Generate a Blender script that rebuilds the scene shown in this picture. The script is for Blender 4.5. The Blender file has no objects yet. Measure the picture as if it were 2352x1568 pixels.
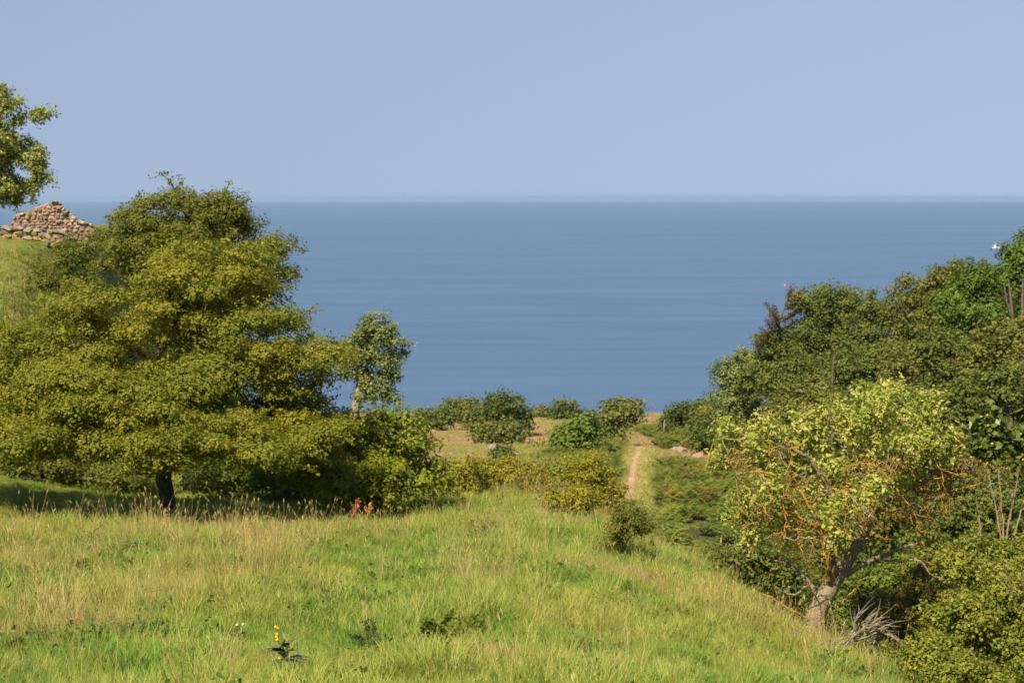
import bpy, math
import numpy as np
from mathutils import Vector

sc = bpy.context.scene
C = sc.collection
rng = np.random.default_rng(7)
R = math.radians

# ------------------------------------------------------------------ camera
CAMZ = 60.0                       # eye height above the sea
SEA_R = 29000.0
PITCH = math.atan(CAMZ / SEA_R) + math.atan(321 / 4573)
cam = bpy.data.cameras.new('camera')
cam.lens = 70; cam.sensor_width = 36; cam.clip_start = 0.3; cam.clip_end = 90000
cam.dof.use_dof = True; cam.dof.focus_distance = 13.0; cam.dof.aperture_fstop = 9.0
co = bpy.data.objects.new('camera', cam); C.objects.link(co)
co.location = (0, 0, CAMZ); co.rotation_euler = (math.pi / 2 - PITCH, 0, 0)
sc.camera = co

# ------------------------------------------------------------------ sky and sun
SUN_AZ, SUN_EL = 206, 48          # clockwise from +Y (view direction), elevation
w = bpy.data.worlds.new('World'); sc.world = w; w.use_nodes = True
nt = w.node_tree; N = nt.nodes; L = nt.links
sky = N.new('ShaderNodeTexSky'); sky.sky_type = 'NISHITA'; sky.sun_disc = False
sky.sun_elevation = R(SUN_EL); sky.sun_rotation = R(SUN_AZ)
sky.air_density = 1.0; sky.dust_density = 0.5; sky.ozone_density = 1.5
tc = N.new('ShaderNodeTexCoord'); sx = N.new('ShaderNodeSeparateXYZ'); cx = N.new('ShaderNodeCombineXYZ')
ab = N.new('ShaderNodeMath'); ab.operation = 'ABSOLUTE'
ma = N.new('ShaderNodeMath'); ma.operation = 'MULTIPLY_ADD'; ma.inputs[1].default_value = 0.12; ma.inputs[2].default_value = 0.19
L.new(tc.outputs['Generated'], sx.inputs[0]); L.new(sx.outputs[2], ab.inputs[0]); L.new(ab.outputs[0], ma.inputs[0])
L.new(sx.outputs[0], cx.inputs[0]); L.new(sx.outputs[1], cx.inputs[1]); L.new(ma.outputs[0], cx.inputs[2])
nrm = N.new('ShaderNodeVectorMath'); nrm.operation = 'NORMALIZE'
L.new(cx.outputs[0], nrm.inputs[0]); L.new(nrm.outputs[0], sky.inputs[0])
tint = N.new('ShaderNodeMix'); tint.data_type = 'RGBA'; tint.blend_type = 'MULTIPLY'; tint.inputs[0].default_value = 1.0; tint.inputs[7].default_value = (1.165, .985, .945, 1)
L.new(sky.outputs[0], tint.inputs[6]); L.new(tint.outputs[2], N['Background'].inputs[0]); N['Background'].inputs[1].default_value = 0.056

sl = bpy.data.lights.new('sun', 'SUN'); sl.energy = 5.0; sl.angle = R(0.53); sl.color = (1.0, 0.86, 0.62)
so = bpy.data.objects.new('sun', sl); C.objects.link(so); so.location = (-40, -30, 120)
sdir = Vector((math.sin(R(SUN_AZ)) * math.cos(R(SUN_EL)), math.cos(R(SUN_AZ)) * math.cos(R(SUN_EL)), math.sin(R(SUN_EL))))
so.rotation_euler = sdir.to_track_quat('Z', 'Y').to_euler()

vs = sc.view_settings; vs.view_transform = 'Standard'; vs.look = 'None'; vs.exposure = 1.08; vs.gamma = 1.0; vs.use_curve_mapping = False
sc.cycles.use_denoising = True
sc.cycles.max_bounces = 6; sc.cycles.diffuse_bounces = 3; sc.cycles.glossy_bounces = 2
sc.cycles.transmission_bounces = 4; sc.cycles.volume_bounces = 0; sc.cycles.transparent_max_bounces = 4

# ------------------------------------------------------------------ numbers: view rays, terrain
FPX = 4573.0
CP, SP = math.cos(PITCH), math.sin(PITCH)
def at(px, py, Y):
    """World point at depth Y along the sight line measured at (px, py) on a 2352x1568 print of the photograph."""
    a = (px - 1176) / FPX; b = -(py - 784) / FPX
    dx, dy, dz = a, CP + b * SP, -SP + b * CP
    k = Y / dy
    return np.array([dx * k, Y, CAMZ + dz * k])
def mpp(Y): return Y / FPX

def sstep(a, b, x):
    t = np.clip((x - a) / (b - a), 0, 1); return t * t * (3 - 2 * t)
def softplus(x, k): return k * np.logaddexp(0, x / k)

_lat = np.random.default_rng(3).random((256, 256))
def vnoise(x, y, s, o=0):
    x = np.asarray(x, float) / s + 17.3 * o + 100; y = np.asarray(y, float) / s + 9.1 * o + 100
    i = np.floor(x).astype(int); j = np.floor(y).astype(int); u = x - i; v = y - j
    u = u * u * (3 - 2 * u); v = v * v * (3 - 2 * v)
    g = lambda a, b: _lat[a % 256, b % 256]
    return (g(i, j) * (1 - u) + g(i + 1, j) * u) * (1 - v) + (g(i, j + 1) * (1 - u) + g(i + 1, j + 1) * u) * v

_py = np.array([-60, 0, 22, 40, 58, 64, 72, 84, 100, 130, 160, 200, 222, 232, 245, 290, 420.])
_pd = np.array([-9, 1.7, 5.35, 6.8, 8.1, 8.9, 10.7, 13.2, 15.4, 17.7, 19.8, 22.8, 24.2, 25.6, 30, 52, 68.])
_yy = np.arange(-60, 420, 0.5); _dd = np.interp(_yy, _py, _pd)
_k = np.hanning(17); _k /= _k.sum(); _dd = np.convolve(np.pad(_dd, 8, mode='edge'), _k, mode='valid')
def drop0(y): return np.interp(y, _yy, _dd)
def gully_x(y): return np.interp(y, [0, 30, 60, 110, 160, 225, 300], [14, 13.5, 14.5, 17.5, 22, 30, 40])
def edge_x(y): return np.interp(y, [0, 22, 29, 32, 36, 42, 51, 60, 80], [8.0, 6.4, 5.5, 4.85, 4.2, 3.0, 2.0, 1.5, 1.5])
def H(x, y):
    x = np.asarray(x, float); y = np.asarray(y, float)
    d = drop0(y) + 0.0
    fade = 1 - sstep(60, 110, y)
    d = d + 0.15 * softplus(x - 0.5, 1.0) * np.where(x < 30, 1, 1) * fade * (1 - sstep(10, 24, x)) * 1.0
    d = d + .016 * np.clip(x, 0, 8) ** 2 * (1 - sstep(70, 100, y))
    e = edge_x(y)
    gd = np.interp(y, [0, 20, 40, 60, 80, 100, 130], [3, 4.5, 6.0, 5.6, 4.0, 1.8, 0.0])
    d = d + gd * sstep(e, e + 8.5, x)
    d = d - 0.40 * softplus(x - gully_x(y), 2.5) * (1 - sstep(200, 250, y)) * np.where(x > 60, 60 / np.maximum(x, 60), 1)
    kn = sstep(13.2, 19.5, -x) * sstep(55, 80, y) * (1 - sstep(100, 150, y))
    d = d - kn * (drop0(y) - np.interp(y, [74, 80, 84, 90], [1.9, 1.75, 1.5, 1.35]))
    d = d - 2.2 * sstep(8, 22, -x) * sstep(0, 40, y) * (1 - sstep(55, 75, y))
    d = d + 40 * sstep(235, 300, y) * 0 + 45 * sstep(95, 150, np.abs(x))
    d = d + (vnoise(x, y, 3.1) - .5) * 0.22 + (vnoise(x, y, 1.3, 1) - .5) * 0.10 + (vnoise(x, y, 9, 2) - .5) * 0.3 * sstep(60, 90, y)
    return CAMZ - d
def hz(x, y): return float(H(x, y))
def ground_px(px, py, y0=8.0, y1=230.0):
    """First place where the sight line meets the ground."""
    ys = np.arange(y0, y1, 0.1)
    p = np.array([at(px, py, 1.0)[0], 1.0, at(px, py, 1.0)[2] - CAMZ])
    hx = ys * p[0]; hzv = CAMZ + ys * p[2]
    g = H(hx, ys) >= hzv
    k = int(np.argmax(g)) if g.any() else len(ys) - 1
    return float(hx[k]), float(ys[k])

# ------------------------------------------------------------------ materials
def new_mat(name):
    m = bpy.data.materials.new(name); m.use_nodes = True
    for n in list(m.node_tree.nodes): m.node_tree.nodes.remove(n)
    return m, m.node_tree.nodes, m.node_tree.links
def ramp(N, cols, pos=None):
    r = N.new('ShaderNodeValToRGB'); e = r.color_ramp.elements
    pos = pos or np.linspace(0, 1, len(cols))
    while len(e) < len(cols): e.new(0.5)
    for k, c in enumerate(cols):
        e[k].position = float(pos[k]); e[k].color = (*c, 1)
    return r
def noise(N, L, scale, detail=3, vec=None, rough=.55):
    n = N.new('ShaderNodeTexNoise'); n.inputs['Scale'].default_value = scale
    n.inputs['Detail'].default_value = detail; n.inputs['Roughness'].default_value = rough
    if vec is not None: L.new(vec, n.inputs['Vector'])
    return n
def math_node(N, op, a=None, b=None):
    m = N.new('ShaderNodeMath'); m.operation = op
    if a is not None: m.inputs[0].default_value = a
    if b is not None: m.inputs[1].default_value = b
    return m
def mixc(N, L, f, a, b, mode='MIX'):
    m = N.new('ShaderNodeMix'); m.data_type = 'RGBA'; m.blend_type = mode
    if isinstance(f, (int, float)): m.inputs[0].default_value = f
    else: L.new(f, m.inputs[0])
    for s, v in ((m.inputs[6], a), (m.inputs[7], b)):
        if isinstance(v, tuple): s.default_value = (*v, 1)
        else: L.new(v, s)
    return m.outputs[2]

def leaf_mat(name, cols, trans=0.35, rough=0.6, spec=0.18, attr='v', tint=1.25):
    """Two-sided leaf: colour from a per-leaf value, part of the light passing through."""
    m, N, L = new_mat(name)
    if attr == 'v':
        a = N.new('ShaderNodeAttribute'); a.attribute_name = 'v'; fac = a.outputs['Fac']
    else:
        a = N.new('ShaderNodeObjectInfo'); fac = a.outputs['Random']
    r = ramp(N, cols); L.new(fac, r.inputs[0])
    p = N.new('ShaderNodeBsdfPrincipled'); p.inputs['Roughness'].default_value = rough
    p.inputs['Specular IOR Level'].default_value = spec
    t = N.new('ShaderNodeBsdfTranslucent')
    L.new(r.outputs[0], p.inputs['Base Color'])
    tc_ = mixc(N, L, 1.0, r.outputs[0], (tint, tint * .98, tint * .55), 'MULTIPLY'); L.new(tc_, t.inputs[0])
    mx = N.new('ShaderNodeMixShader'); mx.inputs[0].default_value = trans
    L.new(p.outputs[0], mx.inputs[1]); L.new(t.outputs[0], mx.inputs[2])
    o = N.new('ShaderNodeOutputMaterial'); L.new(mx.outputs[0], o.inputs[0])
    return m

def bark_mat(name, c1, c2, lichen=None, amount=0.5, scale=9):
    m, N, L = new_mat(name)
    g = N.new('ShaderNodeNewGeometry'); pos = g.outputs['Position']
    n = noise(N, L, scale, 5, pos)
    r = ramp(N, [c1, c2], [.35, .65]); L.new(n.outputs[0], r.inputs[0]); col = r.outputs[0]
    if lichen:
        n2 = noise(N, L, scale * .8, 4, pos); a = .66 - amount * .32
        r2 = ramp(N, [(0, 0, 0), (1, 1, 1)], [a - .03, a + .05]); L.new(n2.outputs[0], r2.inputs[0])
        n3 = noise(N, L, 60, 2, pos); r3 = ramp(N, [tuple(c * .7 for c in lichen), lichen], [.35, .6]); L.new(n3.outputs[0], r3.inputs[0])
        col = mixc(N, L, r2.outputs[0], col, r3.outputs[0])
    p = N.new('ShaderNodeBsdfPrincipled'); p.inputs['Roughness'].default_value = .9; p.inputs['Specular IOR Level'].default_value = .15
    L.new(col, p.inputs['Base Color'])
    b = N.new('ShaderNodeBump'); b.inputs['Strength'].default_value = .6; b.inputs['Distance'].default_value = .03
    L.new(n.outputs[0], b.inputs['Height']); L.new(b.outputs[0], p.inputs['Normal'])
    o = N.new('ShaderNodeOutputMaterial'); L.new(p.outputs[0], o.inputs[0])
    return m

def plain_mat(name, c1, c2=None, rough=.85, scale=6, bump=0.0, spec=.3):
    m, N, L = new_mat(name)
    g = N.new('ShaderNodeNewGeometry'); n = noise(N, L, scale, 5, g.outputs['Position'])
    r = ramp(N, [c1, c2 or tuple(c * 1.2 for c in c1)], [.35, .65]); L.new(n.outputs[0], r.inputs[0])
    p = N.new('ShaderNodeBsdfPrincipled'); p.inputs['Roughness'].default_value = rough; p.inputs['Specular IOR Level'].default_value = spec
    L.new(r.outputs[0], p.inputs['Base Color'])
    if bump:
        b = N.new('ShaderNodeBump'); b.inputs['Strength'].default_value = .8; b.inputs['Distance'].default_value = bump
        L.new(n.outputs[0], b.inputs['Height']); L.new(b.outputs[0], p.inputs['Normal'])
    o = N.new('ShaderNodeOutputMaterial'); L.new(p.outputs[0], o.inputs[0])
    return m

LEAF = {
    'hawthorn': leaf_mat('hawthorn_leaf', [(.095, .125, .016), (.162, .178, .020), (.212, .206, .023), (.285, .238, .030)], trans=.42, tint=1.35),
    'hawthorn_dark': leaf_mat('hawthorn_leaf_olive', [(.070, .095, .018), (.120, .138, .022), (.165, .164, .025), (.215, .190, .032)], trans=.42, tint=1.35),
    'willow': leaf_mat('willow_leaf', [(0.057, 0.093, 0.026), (0.140, 0.177, 0.051), (0.213, 0.243, 0.085), (0.302, 0.319, 0.135)]),
    'thicket': leaf_mat('thicket_leaf', [(.080, .125, .014), (.160, .205, .020), (.225, .240, .024), (.310, .265, .026)], trans=.4),
    'rose': leaf_mat('rose_leaf', [(0.084, 0.112, 0.010), (0.175, 0.182, 0.017), (0.259, 0.224, 0.019), (0.378, 0.266, 0.024)]),
    'bramble': leaf_mat('bramble_leaf', [(0.045, 0.076, 0.012), (0.090, 0.131, 0.017), (0.149, 0.181, 0.022), (0.224, 0.218, 0.030)]),
    'oak': leaf_mat('oak_leaf', [(0.035, 0.059, 0.015), (0.073, 0.107, 0.023), (0.112, 0.144, 0.025), (0.206, 0.157, 0.032)]),
    'scrub': leaf_mat('scrub_leaf', [(0.063, 0.086, 0.025), (0.120, 0.141, 0.036), (0.169, 0.180, 0.045), (0.239, 0.209, 0.056)]),
    'bright': leaf_mat('sycamore_leaf', [(0.045, 0.084, 0.016), (0.089, 0.144, 0.023), (0.134, 0.186, 0.029), (0.191, 0.216, 0.039)]),
    'wood': leaf_mat('woodland_leaf', [(0.041, 0.067, 0.015), (0.087, 0.118, 0.022), (0.138, 0.161, 0.028), (0.211, 0.200, 0.041)]),
    'wood_olive': leaf_mat('woodland_leaf_olive', [(0.054, 0.072, 0.018), (0.112, 0.127, 0.025), (0.172, 0.172, 0.032), (0.253, 0.215, 0.046)]),
    'ash': leaf_mat('ash_leaf', [(0.037, 0.075, 0.012), (0.077, 0.129, 0.017), (0.117, 0.172, 0.022), (0.172, 0.207, 0.029)]),
    'elder': leaf_mat('elder_leaf', [(0.101, 0.157, 0.021), (0.207, 0.263, 0.042), (0.314, 0.342, 0.072), (0.470, 0.448, 0.156)], trans=.4),
    'larch': leaf_mat('brown_needles', [(.060, .045, .018), (.105, .068, .026), (.135, .090, .034), (.110, .105, .034)]),
    'gorse': leaf_mat('gorse_leaf', [(0.068, 0.068, 0.014), (0.128, 0.120, 0.022), (0.180, 0.150, 0.026), (0.225, 0.165, 0.036)]),
    'privet': leaf_mat('bush_leaf', [(.070, .100, .014), (.150, .180, .024), (.240, .250, .038), (.370, .340, .070)], trans=.4),
    'leftash': leaf_mat('left_tree_leaf', [(.095, .130, .030), (.200, .240, .058), (.295, .325, .095), (.400, .415, .160)], trans=.42),
    'juniper': leaf_mat('juniper_leaf', [(.025, .040, .015), (.05, .075, .025), (.07, .09, .03)]),
}
BARK = {
    'grey': bark_mat('grey_bark', (.055, .045, .035), (.13, .11, .085)),
    'dark': bark_mat('dark_bark', (.03, .024, .018), (.075, .06, .045)),
    'pale': bark_mat('pale_bark', (.16, .13, .10), (.30, .25, .19)),
    'lichen': bark_mat('lichen_bark', (.09, .075, .056), (.25, .21, .155), lichen=(.38, .20, .014), amount=.2, scale=34),
    'orange': bark_mat('orange_lichen_twig', (.11, .085, .055), (.22, .17, .11), lichen=(.39, .205, .016), amount=.56, scale=13),
    'lichen_pale': bark_mat('lichen_spotted_stem', (.14, .115, .08), (.26, .21, .15), lichen=(.34, .17, .012), amount=.3, scale=16),
    'dead': bark_mat('dead_wood', (.13, .11, .085), (.25, .215, .17)),
}

# ------------------------------------------------------------------ mesh helpers
def mesh_np(name, verts, faces, mats, v=None, mi=None, smooth=False):
    """faces: (n,k) int array."""
    verts = np.ascontiguousarray(verts, np.float32); faces = np.ascontiguousarray(faces, np.int32)
    me = bpy.data.meshes.new(name); n, k = faces.shape
    me.vertices.add(len(verts)); me.vertices.foreach_set('co', verts.ravel())
    me.loops.add(n * k); me.loops.foreach_set('vertex_index', faces.ravel())
    me.polygons.add(n); me.polygons.foreach_set('loop_start', np.arange(0, n * k, k, dtype=np.int32))
    for m in (mats if isinstance(mats, (list, tuple)) else [mats]): me.materials.append(m)
    if mi is not None: me.polygons.foreach_set('material_index', np.ascontiguousarray(mi, np.int32))
    me.update(calc_edges=True)
    if v is not None:
        a = me.attributes.new('v', 'FLOAT', 'POINT'); a.data.foreach_set('value', np.ascontiguousarray(v, np.float32))
    if smooth: me.polygons.foreach_set('use_smooth', np.ones(n, bool))
    return me
def link(name, me, parent=None, loc=None):
    o = bpy.data.objects.new(name, me); C.objects.link(o)
    if parent is not None: o.parent = parent
    if loc is not None: o.location = loc
    return o
def thing(name, label, cat, loc, group=None):
    o = bpy.data.objects.new(name, None); C.objects.link(o); o.location = loc; o.empty_display_size = .2
    return tag(o, label, cat, group)
def tag(o, label, cat, group=None):
    o['label'] = label; o['category'] = cat
    if group: o['group'] = group
    return o

class Tubes:
    def __init__(s): s.v = []; s.f = []; s.n = 0
    def add(s, pts, rad, k=5):
        pts = np.asarray(pts, float); rad = np.broadcast_to(np.asarray(rad, float), (len(pts),))
        if len(pts) < 2: return
        t = np.gradient(pts, axis=0); t /= np.linalg.norm(t, axis=1, keepdims=True) + 1e-9
        ref = np.array([.3, .9, .2]) if abs(t[0] @ np.array([.3, .9, .2])) < .9 else np.array([1., 0, 0])
        u = np.cross(t, ref); u /= np.linalg.norm(u, axis=1, keepdims=True) + 1e-9
        w_ = np.cross(t, u); a = np.arange(k) * 2 * np.pi / k
        ring = pts[:, None] + rad[:, None, None] * (np.cos(a)[None, :, None] * u[:, None] + np.sin(a)[None, :, None] * w_[:, None])
        i = np.arange(len(pts) - 1)[:, None] * k; j = np.arange(k)[None]; j2 = (j + 1) % k
        s.f.append(np.stack([i + j, i + j2, i + k + j2, i + k + j], -1).reshape(-1, 4) + s.n)
        s.v.append(ring.reshape(-1, 3)); s.n += len(pts) * k
    def mesh(s, name, mat, off):
        return mesh_np(name, np.concatenate(s.v) - off, np.concatenate(s.f), mat, smooth=True)

def unit(a): return a / (np.linalg.norm(a, axis=-1, keepdims=True) + 1e-9)

class Leaves:
    def __init__(s, seed): s.r = np.random.default_rng(seed); s.p = []; s.nrm = []; s.ax = []; s.L = []; s.val = []
    def add(s, p, nrm, size, val, ax=None):
        n = len(p); s.p.append(p); s.nrm.append(unit(nrm))
        s.ax.append(s.r.normal(size=(n, 3)) if ax is None else ax)
        s.L.append(np.broadcast_to(size, (n,)) * s.r.uniform(.55, 1.4, n)); s.val.append(np.broadcast_to(val, (n,)))
    def pad(s, c, r, n, size, flat=.6, up=.7, spray=5, pv=None, lean=(0, 0, 0)):
        """A clump: sprays of leaves spread through a flattened mound, thicker to the top and the outside."""
        q = s.r; m = max(3, n // spray)
        d = unit(q.normal(size=(m, 3)) + np.array([0, 0, .35])); rr = q.random(m) ** .36
        lump = 1 + .34 * np.sin(d[:, 0] * 5 + q.random() * 6) * np.cos(d[:, 1] * 4 + q.random() * 6)
        sp = d * (rr * lump)[:, None] * r * np.array([1, 1, flat]) + np.asarray(lean) * (d[:, 2:3] + .3) * r
        pv = q.uniform(.25, .6) if pv is None else pv
        sv = np.clip(pv + q.normal(0, .13, m), 0, 1)
        idx = np.repeat(np.arange(m), spray)
        p = c + sp[idx] + q.normal(0, size * .8, (len(idx), 3))
        nn = d[idx] * 1.0 + np.array([0, 0, up * .7]) + q.normal(0, .40, (len(idx), 3))
        s.add(p, nn, size, np.clip(sv[idx] + q.normal(0, .08, len(idx)), 0, 1))
    def sprig(s, a, b, n, size, pv=.5):
        q = s.r; t = q.random(n)[:, None]; p = a + (b - a) * t + q.normal(0, size * .6, (n, 3))
        s.add(p, q.normal(0, .6, (n, 3)) + np.array([0, 0, .6]), size, np.clip(pv + q.normal(0, .15, n), 0, 1))
    def mesh(s, name, mat, off, wide=.36, fold=.10):
        p = np.concatenate(s.p) - off; n = np.concatenate(s.nrm); a = np.concatenate(s.ax); Ln = np.concatenate(s.L)[:, None]; val = np.concatenate(s.val)
        a = unit(a - n * (a * n).sum(1, keepdims=True)); b = np.cross(n, a)
        v = np.stack([p - a * Ln * .5, p + b * Ln * wide - n * Ln * fold + a * Ln * .05, p + a * Ln * .5 - n * Ln * fold * .6, p - b * Ln * wide - n * Ln * fold + a * Ln * .05], 1).reshape(-1, 3)
        return mesh_np(name, v, np.arange(len(v)).reshape(-1, 4), mat, v=np.repeat(val, 4))
    def count(s): return sum(len(x) for x in s.p)

def grow(trunk, targets, seed, r_base, r_tip=.012, tb=None, first=1, k=6, wob=.10, droop=0.0):
    """Branches from a trunk polyline to every target, each leaving the nearest wood already there."""
    q = np.random.default_rng(seed)
    pos = [np.asarray(p, float) for p in trunk]; par = [-1] + list(range(len(trunk) - 1)); wt = [0] * len(pos)
    chains = [list(range(len(trunk)))]
    T = sorted(targets, key=lambda t: np.linalg.norm(t - pos[-1]))
    for t in T:
        P = np.array(pos); d = np.linalg.norm(P - t, axis=1) + 1.0 * np.maximum(0, P[:, 2] - t[2]) ; d[:first] += 50
        j = int(np.argmin(d)); base = P[j]; dist = np.linalg.norm(t - base)
        if dist < .05: continue
        m = max(2, int(dist / .35) + 1); pd = unit(P[j] - P[par[j]]) if par[j] >= 0 else np.array([0, 0, 1.])
        ctrl = base + (pd * .5 + unit(t - base) * .6) * dist * .45 + np.array([0, 0, -droop * dist])
        ch = [j]
        for i in range(1, m + 1):
            u = i / m; b = (1 - u) ** 2 * base + 2 * u * (1 - u) * ctrl + u * u * t
            if i < m: b = b + q.normal(0, wob * dist / m, 3)
            pos.append(b); par.append(ch[-1]); wt.append(0); ch.append(len(pos) - 1)
        chains.append(ch); n = ch[-1]
        while n >= 0: wt[n] += 1; n = par[n]
    wt = np.maximum(np.array(wt, float), 1); wmax = wt[0]
    e = math.log(max(r_base / r_tip, 1.01)) / math.log(max(wmax, 2)); rad = r_tip * wt ** e
    tb = tb or Tubes(); P = np.array(pos)
    for c, ch in enumerate(chains):
        rr = rad[ch].copy()
        if c: rr[0] = min(rr[0], rr[1] * 1.25)
        if c == 0: rr[0] *= 1.25
        tb.add(P[ch], rr, k if c == 0 else (5 if len(ch) > 3 else 4))
    return tb, P

def ell(px, py, rx, ry, Y, dy=0.0, deep=.85):
    """An ellipsoid of foliage: its outline as measured on the print, at its own depth and metric size."""
    c = at(px, py, Y + dy); m = mpp(Y + dy)
    return c, np.array([rx * m, rx * m * deep, ry * m])

def pads_on(ells, spacing, seed, inner=.25, low=-.5, hollow=.0):
    """Clump centres spread over the outside of a union of ellipsoids, and a few inside."""
    q = np.random.default_rng(seed); out = []
    for c, r in ells:
        area = 4 * np.pi * ((r[0] * r[1]) ** 1.6 / 3 + (r[0] * r[2]) ** 1.6 / 3 + (r[1] * r[2]) ** 1.6 / 3) ** (1 / 1.6)
        n = int(area / spacing ** 2) * 3 + 6; d = unit(q.normal(size=(n, 3))); d = d[d[:, 2] > low]
        for x in d:
            p = c + x * r * q.uniform(.72, .95)
            if any((((p - c2) / r2) ** 2).sum() < .42 for c2, r2 in ells): continue
            if hollow and vnoise(p[0] + .5 * p[2], p[2] * 1.25 + .4 * p[1], spacing * 1.9, seed % 7) < hollow: continue
            if out and np.min(np.linalg.norm(np.array(out) - p, axis=1)) < spacing * .8: continue
            out.append(p)
        for _ in range(int(len(d) * inner / 3) + 1):
            out.append(c + unit(q.normal(size=3)) * r * q.uniform(.1, .55))
    return np.array(out)

def tree(name, label, cat, base, ells, leaf, bark, n_leaf, size, seed, spacing=.7, pad_r=None, r_base=.2, group=None,
         trunk=None, lean=(0, 0, 0), flat=.6, spray=5, sprigs=.25, first=1, inner=.25, low=-.5, up=.7, crown='crown', trunk_name='trunk', wob=.10, extra_targets=None, min_z=.1, r_tip=.012, cov=1.0, hollow=.22):
    q = np.random.default_rng(seed + 991)
    bx, by = base; bz = hz(bx, by); off = np.array([bx, by, bz])
    P = pads_on(ells, spacing, seed, inner, low, hollow)
    g = H(P[:, 0], P[:, 1]); ok = P[:, 2] > g + min_z
    P = P[ok] if ok.sum() >= 3 else np.stack([P[:, 0], P[:, 1], np.maximum(P[:, 2], g + .15)], 1)
    if trunk is None:
        c = np.mean([e[0] for e in ells], axis=0); lowc = min(e[0][2] - e[1][2] * .35 for e in ells)
        top = np.array([bx + (c[0] - bx) * .6, by + (c[1] - by) * .6, max(bz + .3, lowc)])
        a = np.array([bx, by, bz - .15]); mid = a + (top - a) * .5 + np.array([q.normal(0, .05), q.normal(0, .05), 0]) * np.linalg.norm(top - a)
        trunk = [a, a + (mid - a) * .5 + q.normal(0, .02, 3), mid, top]
    tgt = list(P) if extra_targets is None else list(P) + list(extra_targets)
    tb, nodes = grow(trunk, tgt, seed, r_base, r_tip, first=first, wob=wob)
    lv = Leaves(seed + 5); pr = pad_r or spacing * .8
    cy = np.mean([e[0][1] for e in ells]); dep = max(e[1][1] for e in ells)
    rs = pr * np.clip(np.exp(q.normal(0, .28, len(P))), .5, 1.7); back = np.where(P[:, 1] > cy + .25 * dep, .4, 1.0)
    cnt = cov * 17 * rs ** 2 / size ** 2 * back; cnt *= min(1.0, n_leaf / cnt.sum()); per = cnt.mean()
    for p, r, c_ in zip(P, rs, cnt):
        lv.pad(p, r, int(c_), size, flat, up, spray, lean=lean)
        for _s in range(int(sprigs) + (q.random() < sprigs - int(sprigs))):
            d = unit(unit(p - ells[0][0]) + q.normal(0, .5, 3) + np.array([0, 0, .25])) * np.array([1, 1, .8]) + np.asarray(lean)
            e_ = p + d * r * q.uniform(1.0, 1.75); lv.sprig(p + (e_ - p) * .3, e_, int(16 + per * .04), size, q.uniform(.3, .8)); tb.add([p, (p + e_) / 2 + q.normal(0, .02, 3), e_], [.008, .005, .003], 3)
    for p in (extra_targets or []):
        for _s in range(3):
            e_ = p + q.normal(0, .12, 3) * spacing * 2; lv.sprig(p + q.normal(0, .05, 3), e_, 16, size, q.uniform(.3, .7)); tb.add([p, e_], [.006, .003], 3)
    t = thing(name, label, cat, off, group)
    link(trunk_name, tb.mesh(trunk_name, BARK[bark], off), t)
    cr = link(crown, lv.mesh(crown, LEAF[leaf], off), t); cr['kind'] = 'stuff'
    return t, P, nodes

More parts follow.
